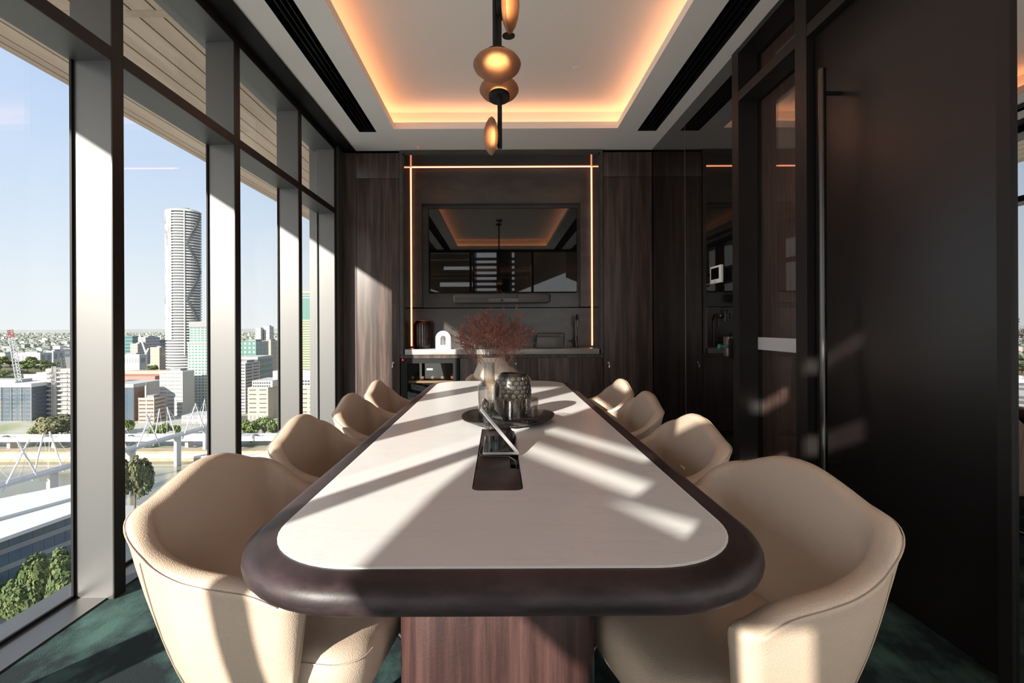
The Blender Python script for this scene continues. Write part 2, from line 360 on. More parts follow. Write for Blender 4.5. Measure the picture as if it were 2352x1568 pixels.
# timber soffit outside, board by board
ZS = 3.50
so_ = thing('timber_soffit', 'pale timber boarded soffit overhanging the windows outside', 'soffit', (-3, 3, ZS))
bw = .178; xs = -4.07+.17
bm_ = {}
def board(x0, x1, y0, y1, m='soffit'):
    k = (round(x1-x0, 3), round(y1-y0, 3), m)
    if k not in bm_:
        bm_[k] = obj('board', bx(-(x1-x0)/2, (x1-x0)/2, -(y1-y0)/2, (y1-y0)/2, 0, .02), m, so_, bev=.002, seg=1); o = bm_[k]
    else: o = inst('board', bm_[k], so_)
    o.location = Vector(((x0+x1)/2, (y0+y1)/2, ZS)) - so_.location
for y0, y1 in ((-2.40, 3.50), (3.58, 9.33), (9.41, 15.2)):
    x = xs
    while x < -1.98:
        board(x+.006, x+bw-.006, y0, y1); x += bw
    board(-4.07, -3.995, y0, y1, 'soffit2'); board(-3.985, xs-.003, y0, y1, 'soffit2')
x = xs
for k in range(13):
    board(-1.93, 3.6, -2.4+k*bw*.74, -2.4+k*bw*.74+.124)
for yj in (3.54, 9.37):
    obj('cross_strip', bx(xs, -1.95, yj-.04, yj+.04, ZS-.002, ZS+.02), 'soffit2', so_, world=True)
obj('slab', MB().box(-4.06, -1.95, -2.4, 15.2, ZS+.022, ZS+.4).box(-1.95, 3.6, -2.4, YE-.05, ZS+.022, ZS+.4), 'cap', so_, world=True)
obj('facade_band', MB().box(-1.99, -1.95, YE-.05, 15.2, ZH+.2, ZS+.0), 'frame', so_, world=True)
# louvre screen outside the glazed end wall, slat outlines shaped to cast the sun patches
sc = thing('louvre_screen', 'dark louvre screen outside the end glazing, with slats cut to shape the sun patches', 'louvre', (-1.3, -1.2, 0))
xa = lambda z: max(-1.73-(z-1.72)*1.06, -2.15)
SR = -.69
pol = [[(xa(z), z), (SR, z), (SR, z+.15), (xa(z+.15), z+.15)] for z in [.62+.156*k for k in range(5)]]
pol += [[(xa(1.402), 1.402), (-1.05, 1.402), (-1.05, 1.60), (xa(1.6), 1.60)], [(-.88, 1.402), (SR, 1.402), (SR, 1.60), (-.88, 1.60)],
        [(xa(1.602), 1.602), (SR, 1.602), (SR, 1.755), (-1.10, 1.755), (-1.47, 1.893), (xa(1.893), 1.893)],
        [(-2.15, 2.165), (-1.918, 1.896), (-1.47, 1.896), (-1.10, 1.80), (-1.10, 1.757), (SR, 1.757), (SR, 1.933), (-1.36, 1.933), (-1.36, 1.888)],
        [(-2.15, 2.215), (-1.36, 1.938), (SR, 1.936), (SR, 2.038), (-1.46, 2.035), (-2.15, 2.277)],
        [(-1.96, 2.25), (-1.46, 2.072), (-1.46, 2.040), (SR, 2.041), (SR, 2.25)],
        [(-2.15, 2.315), (-1.965, 2.252), (-1.55, 2.252), (-1.55, 2.36), (-2.15, 2.36)],
        [(-2.15, 2.692), (-1.45, 2.692), (-1.45, 2.772), (-2.15, 2.772)]]
pol += [[(-2.15, z), (SR, z), (SR, z+.106), (-2.15, z+.106)] for z in (2.362, 2.472, 2.582)] + [[(-2.15, z), (SR, z), (SR, z+.168), (-2.15, z+.168)] for z in (2.775, 2.95, 3.125, 3.30)]
for q in pol:
    obj('slat', MB().rings([[(x, y, z) for x, z in q] for y in (-1.215, -1.185)]), 'soffit2', sc, world=True)
for k in range(7):
    z = 2.06+.145*k; obj('slat', bx(-.64, .40, -1.215, -1.185, z, z+.075), 'soffit2', sc, world=True)
obj('raking_panel', MB().rings([[(.42, y, 2.12), (3.4, y, 3.3), (3.4, y, 3.48), (.42, y, 3.48)] for y in (-1.9, -1.86)]), 'soffit2', sc, world=True)
obj('sun_block_fin', bx(-.69, -.64, -2.38, -1.16, -.3, ZS), 'cap', sc, world=True)  # unseen fin added to stop the sun on the door side of the slats

# ------------------------------------------------------------------ kitchenette wall
K = YB/F
def wx(px): return (px-1147)*K - .0
def wz(py, px=1147): return at(px, py, YB).z
NX0, NX1, NZ1 = -1.026, 1.083, 3.066; YN = 5.66; ZW = .957
struct(obj('wall_back', bx(-1.9, 2.0, 5.845, 5.92, 0, ZU), 'black'), 'dark wall behind the joinery')
wb = thing('recess_lining', 'dark grey stone lining and frame of the lit kitchenette recess', 'wall panel', (0, YB, 0))
obj('recess_back', MB().box(NX0, NX1, YN, 5.84, 2.645, NZ1).box(NX0, -.905, YN, 5.84, 1.43, 2.645).box(.955, NX1, YN, 5.84, 1.43, 2.645).box(NX0, NX1, YN, 5.84, ZW, 1.415), 'niche', wb, world=True)
obj('television_recess', bx(-.905, .955, 5.77, 5.84, 1.43, 2.645), 'niche', wb, world=True)
for x0, x1 in ((NX0-.014, NX0), (NX1, NX1+.014)):
    obj('recess_side', bx(x0, x1, YB, YN, ZW, NZ1), 'gloss_side', wb, world=True)
obj('recess_top', bx(NX0, NX1, YB, YN, NZ1, NZ1+.014), 'gloss_side', wb, world=True)
fx0, fx1 = NX0-.052, NX1+.045
obj('recess_frame', MB().box(fx0, NX0-.014, YB-.012, YN, .9, NZ1+.045).box(NX1+.014, fx1, YB-.012, YN, .9, NZ1+.045).box(NX0-.014, NX1+.014, YB-.012, YN, NZ1+.014, NZ1+.045), M['niche'], wb, world=True)
for x0, x1, nm in ((NX0, NX0+.008, 'window side'), (NX1-.008, NX1, 'door side')):
    l = thing('led_strip', 'glowing warm vertical light strip in the kitchenette recess, '+nm, 'light', ((x0+x1)/2, 5.64, ZW+.02))
    obj('diffuser', bx(x0, x1, 5.634, 5.648, ZW+.02, NZ1-.002), 'led', l, world=True); obj('channel', bx(x0, x1, 5.648, 5.658, ZW+.02, NZ1-.002), 'gun', l, world=True)
l = thing('led_strip', 'glowing warm horizontal light strip along the recess top', 'light', (0, 5.64, NZ1-.012))
obj('diffuser', bx(NX0+.013, NX1-.013, 5.634, 5.648, NZ1-.008, NZ1), 'led', l, world=True); obj('channel', bx(NX0+.013, NX1-.013, 5.648, 5.658, NZ1-.012, NZ1), 'gun', l, world=True)

def lock(parent, x, z, key=True):
    lk = obj('lock', MB().lathe([(.013, 0), (.013, .006), (.010, .009), (.001, .009)], 16).xf(Matrix.Translation((x, YB-.002, z)) @ Matrix.Rotation(R(90), 4, 'X')), 'steel', parent, smooth=True, world=True)
    if key:
        obj('key', MB().box(x-.002, x+.002, YB-.035, YB-.01, z-.003, z+.003).lathe([(.003, 0), (.012, .004), (.012, .012), (.006, .03), (.003, .045)], 10, (x, YB-.033, z-.05)), 'steel', lk, smooth=True, world=True)
def tall(x0, x1, label, split, lx):
    t = thing('tall_cabinet', label, 'cabinet', ((x0+x1)/2, YB+.2, 0))
    obj('body', bx(x0, x1, YB+.02, 5.84, .0, ZC-.03), 'black', t, world=True)
    obj('door', bx(x0+.002, x1-.002, YB-.002, YB+.019, .06, split-.002), 'wood', t, bev=.001, world=True)
    obj('upper_door', bx(x0+.002, x1-.002, YB-.002, YB+.019, split+.002, ZC-.032), 'wood', t, bev=.001, world=True)
    obj('plinth', bx(x0, x1, YB+.01, YB+.02, 0, .056), 'black', t, world=True)
    if lx: lock(t, lx, wz(833, lx/K+1147))
    return t
struct(obj('trim_4', bx(XI+.022, -1.549, YB-.002, 5.84, 0, ZC-.03), 'wood'), 'dark wood filler strip beside the window return')
tall(-1.547, fx0-.004, 'tall dark wood cabinet between the windows and the lit recess', wz(409), wx(903))
tall(fx1+.004, XR-.004, 'tall dark wood cabinet between the lit recess and the dark glass wall', wz(407), wx(1398))
wt = thing('worktop', 'grey stone worktop running across the kitchenette recess', 'worktop', (.03, 5.45, ZW-.057))
obj('slab', bx(fx0+.052, fx1-.045, YB-.014, YN, ZW-.057, ZW), 'stone', wt, bev=.002, world=True)
obj('drain_groove', MB().box(.42, .70, 5.30, 5.60, ZW, ZW+.001), 'gun', wt, world=True)
struct(obj('trim_5', bx(fx0, fx1, YB, YB+.02, ZW-.098, ZW-.06), 'wood'), 'dark wood rail under the worktop')
# wine fridge
FX0, FX1, FZ1 = fx0+.006, -.435, ZW-.10
wf = thing('wine_fridge', 'black built-in wine fridge with glass door below the worktop', 'fridge', ((FX0+FX1)/2, YB+.3, 0))
obj('casing', MB().box(FX0, FX1, 5.80, 5.83, .06, FZ1).box(FX0, FX0+.02, YB+.03, 5.8, .06, FZ1).box(FX1-.02, FX1, YB+.03, 5.8, .06, FZ1).box(FX0, FX1, YB+.03, 5.8, FZ1-.02, FZ1).box(FX0, FX1, YB+.03, 5.8, .06, .09), 'black', wf, world=True)
dr = obj('door_frame', MB().box(FX0+.002, FX0+.07, YB-.012, YB+.025, .06, FZ1-.002).box(FX1-.07, FX1-.002, YB-.012, YB+.025, .06, FZ1-.002).box(FX0+.07, FX1-.07, YB-.012, YB+.025, FZ1-.05, FZ1-.002).box(FX0+.07, FX1-.07, YB-.012, YB+.025, .06, .13), 'black', wf, world=True)
obj('door_glass', bx(FX0+.071, FX1-.071, YB-.004, YB+.006, .131, FZ1-.051), 'smoke', dr, world=True)
obj('badge', MB().box(-.79, -.725, YB-.0065, YB-.004, wz(849), wz(845)), 'white', dr, world=True)
obj('lower_plinth', bx(FX0, FX1, YB+.012, YB+.03, 0, .056), 'black', wf, world=True)
zs1, zs2 = wz(874)-.02, wz(912)-.03
for z in (zs1, zs2):
    sh = obj('shelf', MB().box(FX0+.022, FX1-.022, YB+.06, 5.78, z, z+.012), 'black', wf, world=True)
    obj('shelf_front', bx(FX0+.075, FX1-.075, YB+.04, YB+.06, z-.006, z+.018), 'shelfwood', sh, world=True)
obj('inner_lamp', bx(FX0+.1, FX1-.1, YB+.05, YB+.06, FZ1-.03, FZ1-.022), mat('cool fridge light', (1, 1, 1), .5, emit=((1, .93, .8), 2.5)), wf, world=True)
rl = obj('status_light', MB().lathe([(.009, 0), (.009, .003)], 14).xf(Matrix.Translation((fx0+.03, YB-.0125, FZ1+.0-.012)) @ Matrix.Rotation(R(90), 4, 'X')), 'redled', wf, world=True); rl['label'] = 'small red status light'
bprof = [(.001, 0), (.036, 0), (.037, .01), (.037, .17), (.030, .20), (.015, .23), (.0135, .275)]
foilp = [(.0142, .255), (.0142, .295), (.0155, .296), (.0155, .305), (.001, .306)]
def bottle(loc, rot, foil, label, group):
    t = thing('wine_bottle', label, 'bottle', loc, 0, group); t.rotation_euler = rot
    if rot[0] == 0: t.scale = (.55, .55, .55)
    if 'b' not in bottle.__dict__:
        bottle.b = obj('glass_body', MB().lathe(bprof, 20), 'bottle', t, smooth=True); bottle.f = {}
    else: inst('glass_body', bottle.b, t)
    if foil not in bottle.f: bottle.f[foil] = obj('foil_cap', MB().lathe(foilp, 16), foil, t, smooth=True)
    else: inst('foil_cap', bottle.f[foil], t)
for k in range(5):
    bottle((-.955+.108*k, YB+.37, zs1+.012+.038), (R(90), 0, 0), 'foil', 'lying wine bottle with copper foil cap on the upper fridge shelf', 'bottles lying on the upper fridge shelf')
for k in range(6):
    bottle((-.94+.085*k, YB+.12+.05*(k % 2), zs2+.012), (0, 0, 0), 'winered' if k == 1 else 'bottle', 'standing dark wine bottle with red foil on the lower fridge shelf' if k == 1 else 'standing dark wine bottle without coloured foil on the lower fridge shelf', None if k == 1 else 'bottles standing on the lower fridge shelf')
# base cabinets
xs_ = [-.431, -.01, .41, fx1]
for k in range(3):
    lab = ['dark wood base cabinet door beside the wine fridge', 'dark wood base cabinet in the middle below the worktop', 'dark wood base cabinet below the tap'][k]
    t = thing('base_cabinet', lab, 'cabinet', ((xs_[k]+xs_[k+1])/2, YB+.3, 0))
    obj('body', bx(xs_[k], xs_[k+1], YB+.022, 5.83, 0, ZW-.06), 'black', t, world=True)
    obj('door', bx(xs_[k]+.002, xs_[k+1]-.002, YB, YB+.02, .06, ZW-.1), 'wood', t, bev=.001, world=True)
    obj('plinth', bx(xs_[k], xs_[k+1], YB+.012, YB+.02, 0, .056), 'black', t, world=True)
    if k == 1: lock(t, wx(1185), wz(835), False)

# television, video bar
q0, q1 = at(985, 673, 5.72), at(1325, 477, 5.72)
tv = thing('television', 'large black wall television in the lit recess', 'television', ((q0.x+q1.x)/2, 5.74, q0.z))
obj('housing', bx(q0.x, q1.x, 5.722, 5.762, q0.z, q1.z), 'black', tv, bev=.003, world=True)
obj('screen', bx(q0.x+.007, q1.x-.007, 5.7195, 5.722, q0.z+.012, q1.z-.007), 'screen', tv, world=True)
obj('logo_tab', bx(.03, .06, 5.722, 5.732, q0.z-.012, q0.z), 'gun', tv, world=True)
q0, q1 = at(1042, 696, 5.64), at(1264, 674, 5.64)
sb = thing('video_bar', 'long grey video conference sound bar below the television', 'sound bar', ((q0.x+q1.x)/2, 5.66, q0.z))
hb = obj('housing', MB().prism(rrect(q0.x, q1.x, q0.z, q1.z, .03, 5), 5.60, 5.665).xf(Matrix(((1,0,0,0),(0,0,1,0),(0,1,0,0),(0,0,0,1)))), 'gun', sb, bev=.003, world=True)
L_ = q1.x-q0.x
for a, b in ((.012, .655), (.668, .985)):
    obj('grille', bx(q0.x+L_*a, q0.x+L_*b, 5.592, 5.60, q0.z+(.012 if a > .5 else .055), q1.z-.012), 'plastic', sb, bev=.003, world=True)
obj('grille', bx(q0.x+L_*.012, q0.x+L_*.36, 5.592, 5.60, q0.z+.012, q0.z+.053), 'plastic', sb, bev=.003, world=True)
cm = obj('camera_lens', MB().lathe([(.014, 0), (.014, .006), (.010, .008), (.001, .005)], 20).xf(Matrix.Translation((q0.x+L_*.5, 5.60, q0.z+.03)) @ Matrix.Rotation(R(90), 4, 'X')), 'screen', sb, smooth=True, world=True)
obj('bracket', bx(q0.x+.3, q1.x-.3, 5.665, 5.76, q0.z+.05, q1.z-.01), 'black', sb, world=True)
# things on the worktop
def lathe_obj(name, prof, m, label, cat, loc, n=40, ribs=0, amp=0):
    mb = MB(); rs = []
    for r, z in prof: rs.append([(r*(1+amp*math.cos(ribs*2*math.pi*j/n))*math.cos(2*math.pi*j/n), r*(1+amp*math.cos(ribs*2*math.pi*j/n))*math.sin(2*math.pi*j/n), z) for j in range(n)])
    mb.rings(rs, True, True); o = obj(name, mb, m, None, smooth=True); o.location = loc
    return tag(o, label, cat) if label else o
p = at(970, 800, 5.50)
gv = thing('ribbed_glass_vase', 'amber ribbed glass vase on the worktop beside the light strip', 'vase', (p.x, 5.5, ZW))
h = .315; prof = [(.09, 0), (.094, .01), (.096, .05), (.096, h-.05), (.090, h-.02), (.078, h), (.074, h), (.086, h-.025), (.091, h-.05), (.091, .05), (.085, .02), (.001, .018)]
mb = MB(); n = 144; rs = []
for k, (r, z) in enumerate(prof):
    aa = .03 if 1 < k < 4 else .008
    rs.append([(r*(1+aa*math.cos(24*2*math.pi*j/n))*math.cos(2*math.pi*j/n), r*(1+aa*math.cos(24*2*math.pi*j/n))*math.sin(2*math.pi*j/n), z) for j in range(n)])
obj('ribbed_body', mb.rings(rs), 'amber', gv, smooth=True); obj('rim', MB().tube([(.076*math.cos(t*.2), .076*math.sin(t*.2), h) for t in range(32)], .004, 6), 'foil', gv, smooth=True)
obj('thick_foot', MB().lathe([(.083, .002), (.085, .018), (.001, .018)], 32), mat('dark amber glass', (.05, .022, .008), .1), gv, smooth=True)
p = at(1019, 800, 5.33); ar = thing('arch_sculpture', 'white nested arch ornament on the worktop', 'ornament', (p.x, 5.33, ZW))
def arch(R0, r0, leg, y0, y1, dx, z0, fl):
    o = []; i = []
    for k in range(17):
        t = math.pi*k/16; o.append((R0*math.cos(t)+dx, leg+R0*math.sin(t))); i.append((r0*math.cos(t)+dx, leg+r0*math.sin(t)))
    o = [(R0+dx, 0)]+o+[(-R0+dx, 0)]; i = [(r0+dx, z0)]+i+[(-r0+dx, z0)]
    mb = MB(); n = len(o)
    for y in (y0, y1): mb.v += [(x, y, z) for x, z in o]+[(x, y, z) for x, z in i]
    for k in range(n-1):
        mb.f += [(k, k+1, n+k+1, n+k), (2*n+k+1, 2*n+k, 3*n+k, 3*n+k+1), (k+1, k, 2*n+k, 2*n+k+1), (n+k, n+k+1, 3*n+k+1, 3*n+k)]
    mb.f += [(n-1, 0, n, 2*n-1), (2*n, 3*n-1, 4*n-1, 3*n), (0, n-1, 3*n-1, 2*n), (2*n-1, n, 3*n, 4*n-1)]
    return mb
for k in range(4):
    s = 1-.11*k
    obj('arch_layer', arch(.083*s, .029, .118, -.045+.022*k, -.024+.022*k, .006*k, .045, 0).xf(Matrix.Translation((.010*k, 0, 0))), 'white', ar, bev=.002)
p0, p1 = at(1232, 798, 5.42), at(1296, 765, 5.42)
dk = thing('dish_caddy', 'grey box caddy with a dark wire rail on the worktop beside the tap', 'dish rack', ((p0.x+p1.x)/2, 5.42, ZW))
W_ = (p1.x-p0.x)/2; HH = p1.z-ZW
obj('rail', MB().tube([(-W_, -.05, 0), (-W_, -.05, HH-.01), (-W_+.012, -.05, HH), (W_-.012, -.05, HH), (W_, -.05, HH-.01), (W_, -.05, 0)], .004, 8), 'gun', dk, smooth=True)
obj('rail', MB().tube([(-W_, .05, 0), (-W_, .05, HH-.01), (-W_+.012, .05, HH), (W_-.012, .05, HH), (W_, .05, HH-.01), (W_, .05, 0)], .004, 8), 'gun', dk, smooth=True)
obj('box', MB().box(-W_+.008, W_-.008, -.044, .044, 0, HH-.04), mat('grey plastic', (.13, .125, .12), .35), dk, bev=.006)
obj('clip', bx(W_-.012, W_-.004, -.054, -.044, .02, HH-.03), 'black', dk)
p = at(1324, 798, 5.55)
tap = thing('kitchen_tap', 'gunmetal gooseneck tap on the worktop', 'tap', (p.x, 5.55, ZW)); ht = at(1328, 722, 5.5).z-ZW
pts = [(0, 0, .02), (0, 0, ht-.08)] + [(.0, -.06+.06*math.cos(t*math.pi/10), ht-.07+.06*math.sin(t*math.pi/10)) for t in range(0, 11)] + [(0, -.12, ht-.14)]
obj('spout', MB().tube(pts, .013, 14), 'gun', tap, smooth=True); obj('base', MB().lathe([(.026, 0), (.026, .006), (.019, .01), (.019, .12), (.014, .13)], 24), 'gun', tap, smooth=True)
lv = obj('lever', MB().tube([(-.015, 0, .07), (-.06, 0, .07)], [.012, .014], 14), 'gun', tap, smooth=True)

# ------------------------------------------------------------------ boardroom table
ZTAB = .75; TX = (.5-.5)/1
def ringpoly(inset, r): return rrect(-.56+inset, .57-inset, .832+inset, 4.07-inset, max(r-inset, .02), 12)
tb = thing('boardroom_table', 'long boardroom table with white marble top and dark oak rim', 'table', (0, 2.45, 0))
rr = .28; rs = []; th = .062
for k in range(13):
    a = -math.pi/2+math.pi*k/12; ins = .031-.031*math.cos(a)
    rs.append([(x, y, ZTAB-th/2+math.sin(a)*th/2) for x, y in ringpoly(ins, rr)])
inn = .068
rs.append([(x, y, ZTAB) for x, y in ringpoly(inn, rr)]); rs.append([(x, y, ZTAB-.02) for x, y in ringpoly(inn, rr)])
obj('rim', MB().rings(rs, True, True), 'rim', tb, smooth=True, world=True)
# marble with the cable slot cut out
BX0, BX1, BY0, BY1 = -.078, .064, 1.322, 2.13
def plate(outer, inner, z0, z1):
    bm = bmesh.new(); es = []
    def loop(pl):
        vs = [bm.verts.new((x, y, z1)) for x, y in pl]; return [bm.edges.new((vs[i], vs[(i+1) % len(vs)])) for i in range(len(vs))]
    es = loop(outer)+loop(inner); bmesh.ops.triangle_fill(bm, edges=es, use_beauty=True)
    r = bmesh.ops.extrude_face_region(bm, geom=list(bm.faces)); bmesh.ops.translate(bm, vec=(0, 0, z0-z1), verts=[g for g in r['geom'] if isinstance(g, bmesh.types.BMVert)])
    bm.verts.index_update(); mb = MB(); mb.v = [tuple(v.co) for v in bm.verts]; mb.f = [tuple(v.index for v in f.verts) for f in bm.faces]; bm.free(); return mb
slot = rrect(BX0, BX1, BY0, BY1, .022, 5)
ml = obj('marble_top', plate(ringpoly(inn+.004, rr), slot, ZTAB-.018, ZTAB+.0025), 'marble', tb, world=True)
edge = mat('pale marble edge', (.84, .82, .80), .35)
obj('edge_strip', MB().rings([[(x, y, ZTAB-.005) for x, y in ringpoly(inn, rr)], [(x, y, ZTAB+.002) for x, y in ringpoly(inn, rr)], [(x, y, ZTAB+.002) for x, y in ringpoly(inn+.004, rr)]], False, False), edge, tb, world=True)
cb = obj('cable_box', MB().box(BX0, BX1, BY0, BY1, ZTAB-.16, ZTAB-.15).box(BX0-.004, BX0, BY0, BY1, ZTAB-.15, ZTAB-.018).box(BX1, BX1+.004, BY0, BY1, ZTAB-.15, ZTAB-.018).box(BX0, BX1, BY0-.004, BY0, ZTAB-.15, ZTAB-.018).box(BX0, BX1, BY1, BY1+.004, ZTAB-.15, ZTAB-.018), 'black', tb, world=True)
fl = obj('box_flap', MB().prism(rrect(BX0+.003, BX1-.003, BY0+.003, 1.53, .019, 5), ZTAB-.018, ZTAB+.002), 'rim', tb, bev=.001, world=True)
obj('box_flap', MB().box(BX0+.003, BX1-.030, 1.533, BY1-.003, ZTAB-.018, ZTAB+.001), 'rim', tb, bev=.001, world=True)
obj('brush_strip', MB().box(BX1-.028, BX1-.003, 1.60, BY1-.01, ZTAB-.03, ZTAB-.006), 'black', tb, world=True)
for y0, y1 in ((1.16, 1.78), (3.05, 3.67)):
    pd = obj('pedestal', MB().prism(rrect(-.258, .242, y0, y1, .10, 10), .05, ZTAB-.061), 'base', tb, bev=.004, world=True)
    obj('foot_plate', MB().prism(rrect(-.268, .252, y0-.01, y1+.01, .11, 10), 0, .05), 'gun', pd, world=True)

# ------------------------------------------------------------------ chairs
def interp(keys, s):
    for i in range(len(keys)-1):
        a, b = keys[i], keys[i+1]
        if s <= b[0]:
            t = (s-a[0])/(b[0]-a[0])
            m0 = (b[1]-keys[max(i-1, 0)][1])/(b[0]-keys[max(i-1, 0)][0]); e = keys[min(i+2, len(keys)-1)]
            m1 = (e[1]-a[1])/(e[0]-a[0]); dd = b[0]-a[0]
            return (2*t**3-3*t*t+1)*a[1]+(t**3-2*t*t+t)*dd*m0+(-2*t**3+3*t*t)*b[1]+(t**3-t*t)*dd*m1
    return keys[-1][1]
HK = [(0, .838), (.08, .833), (.18, .812), (.28, .786), (.37, .769), (.44, .744), (.53, .692), (.63, .664), (.75, .652), (.9, .644), (1, .625)]
def upath(w, xb, xf, r, n=31):
    """U path seen from above, arm front -> back -> arm front, with plan normals"""
    L1 = xf-(xb+r); L2 = math.pi*r/2; L3 = 2*(w-r); tot = 2*L1+2*L2+L3; out = []
    for i in range(2*n+1):
        s = tot*i/(2*n)
        if s < L1: p = (xf-s, -w); nn = (0, -1)
        elif s < L1+L2: t = (s-L1)/r; p = (xb+r-r*math.sin(t), -w+r-r*math.cos(t)); nn = (-math.sin(t), -math.cos(t))
        elif s < L1+L2+L3: p = (xb, -(w-r)+(s-L1-L2)); nn = (-1, 0)
        elif s < L1+2*L2+L3: t = (s-L1-L2-L3)/r; p = (xb+r-r*math.cos(t), w-r+r*math.sin(t)); nn = (-math.cos(t), math.sin(t))
        else: p = (xb+r+(s-L1-2*L2-L3), w); nn = (0, 1)
        out.append((p, nn))
    return out
def chair_shell():
    n = 60; T = upath(.278, -.290, .115, .075, n); B = upath(.21, -.185, .065, .08, n); zb = .34; rings = []; seam = []; cor = {}
    for i in range(2*n+1):
        s = abs(i-n)/n; zt = interp(HK, s); th = .060-.012*max(0, 1-s*1.6)
        (tx, ty), (nx, ny) = T[i]; (bxx, by), (mx_, my) = B[i]
        def C(t, off, z=None):
            t2 = t**.85; x = bxx+(tx-bxx)*t2; y = by+(ty-by)*t2; ax = mx_+(nx-mx_)*t; ay = my+(ny-my)*t
            return (x+ax*off, y+ay*off, zb+(zt-zb)*t if z is None else z)
        h = th/2; rg = [C(t, h*.9+.007*math.sin(math.pi*t)) for t in (0, .2, .4, .6, .78, .9)]
        tr = 1-h*.72/(zt-zb)
        for k in range(7):
            a = math.pi*k/6; rg.append(C(tr, h*math.cos(a), zb+(zt-zb)*tr+h*.72*math.sin(a)))
        rg += [C(t, -h*(1.0)-.004*math.sin(math.pi*t)) for t in (.85, .65, .45, .25, 0)]
        rings.append(rg); seam.append(tuple(Vector(C(tr, h*1.0+.0012)) + Vector((0, 0, .006))))
        for t0 in (31, 2*n-31):
            if i == t0: cor[t0] = [Vector(C(t, h*.9+.007*math.sin(math.pi*t)+.0012)) for t in (0, .1, .2, .3, .4, .5, .6, .7, .78, .86, .9)]
    def cap(rg, sg):
        out = []; c = Vector((0, 0, 0))
        mid = [Vector(p) for p in rg]; cy = sum(p.y for p in mid)/len(mid)
        for k in (1, 2, 3, 4, 5, 6):
            a = math.pi/2*k/6; f = math.cos(a)*.90+.10; d = .042*math.sin(a)
            q = []
            for p in mid:
                zc = .50; q.append((p.x+d, cy+(p.y-cy)*f, zc+(p.z-zc)*(1-.16*(1-math.cos(a)))))
            out.append(q)
        return out
    full = cap(rings[0], -1)[::-1]+rings+cap(rings[-1], 1)
    mb = MB().rings(full, True, True)
    return mb, seam, cor
def make_chair():
    t = thing('tub_chair', '', 'chair', (0, 0, 0))
    mb, seam, cor = chair_shell(); sh = obj('shell', mb, 'leather', t, smooth=True)
    obj('seam', MB().tube(seam, .0016, 5), 'thread', sh, smooth=True)
    for k in cor: obj('seam', MB().tube(cor[k], .0016, 5), 'thread', sh, smooth=True)
    # seat cushion: rounded slab tapering downward and forward
    rs = []
    for ins, z, sc_ in ((.05, .300, .90), (.012, .315, .93), (.0, .35, .96), (.0, .405, 1), (.004, .437, 1), (.015, .455, 1), (.04, .464, 1), (.09, .467, 1)):
        rs.append([(x*sc_+.02*(1-sc_), y*sc_*(1-.10*(x+.2)), z-.012*(max(0, x-.1)/.2)) for x, y in rrect(-.225+ins, .258-ins, -.232+ins, .232-ins, .085-ins*.5, 8)])
    st = obj('seat', MB().rings(rs), 'leather', t, smooth=True)
    obj('seam', MB().tube([(x, y*(1-.10*(x+.2)), .441-.012*(max(0, x-.1)/.2)) for x, y in rrect(-.222, .255, -.229, .229, .083, 8)], .0016, 5), 'thread', st, smooth=True)
    obj('underside', MB().prism(rrect(-.16, .16, -.16, .16, .05), .28, .345), 'black', t)
    obj('column', MB().lathe([(.028, .05), (.028, .28)], 20), 'gun', t, smooth=True)
    for k in range(4):
        a = R(45+90*k); obj('leg', MB().tube([(.02*math.cos(a), .02*math.sin(a), .075), (.25*math.cos(a), .25*math.sin(a), .022), (.27*math.cos(a), .27*math.sin(a), .012)], [.020, .013, .011], 10), 'gun', t, smooth=True)
    return t
proto = make_chair(); first = [True]
def chair(x, y, rz, label):
    o = proto if first[0] else copy_tree(proto); first[0] = False
    o.location = (x, y, 0); o.rotation_euler = (0, 0, R(rz)); o['label'] = label; o['group'] = 'cream tub chairs around the boardroom table'
pos = ['farthest from the television', 'third from the kitchenette', 'second from the kitchenette', 'nearest the kitchenette']
for k, (y, x, a) in enumerate(((1.335, -.54, -8), (2.01, -.545, 0), (2.665, -.535, 0), (3.315, -.555, 0))):
    chair(x, y, a, 'cream leather tub chair on the window side, '+pos[k])
for k, (y, x, a) in enumerate(((1.24, .53, 195), (1.97, .52, 182), (2.70, .535, 178), (3.34, .555, 180))):
    chair(x, y, a, 'cream leather tub chair on the door side, '+pos[k])
chair(-.01, 4.16, -90, 'cream leather tub chair at the head of the table before the wine fridge')

# ------------------------------------------------------------------ things on the table
ZM = ZTAB+.0025
tr = thing('serving_tray', 'black irregular round ceramic tray on the marble table', 'tray', (.035, 2.28, ZM))
rs = []; n = 72
for rad, z in ((.10, 0), (.15, .001), (.185, .010), (.212, .026), (.215, .030), (.210, .031), (.182, .016), (.15, .008), (.02, .007)):
    rs.append([(rad*(1+.035*math.sin(2*a+.6)+.022*math.sin(3*a+1)+.012*math.sin(5*a))*math.cos(a), rad*(1+.035*math.sin(2*a+.6)+.022*math.sin(3*a+1)+.012*math.sin(5*a))*math.sin(a)*.97, z+(.006*math.sin(3*a+.4) if rad > .2 else 0)) for a in [2*math.pi*j/n for j in range(n)]])
obj('dish', MB().rings(rs), 'tray', tr, smooth=True); obj('foot_ring', MB().lathe([(.098, -.0005), (.1, .002)], 40, cap0=False, cap1=False), 'tray', tr)
ZY = ZM+.009
p = at(1124, 950, 2.22)
ca = thing('glass_carafe', 'smoky glass carafe with tall neck on the tray', 'carafe', (p.x, 2.24, ZY))
prof = [(.05, 0), (.052, .005), (.052, .165), (.050, .172), (.026, .192), (.0255, .20), (.0255, .272), (.0235, .272), (.0235, .2), (.024, .192), (.047, .170), (.0485, .163), (.0485, .01), (.001, .008)]
n = 96
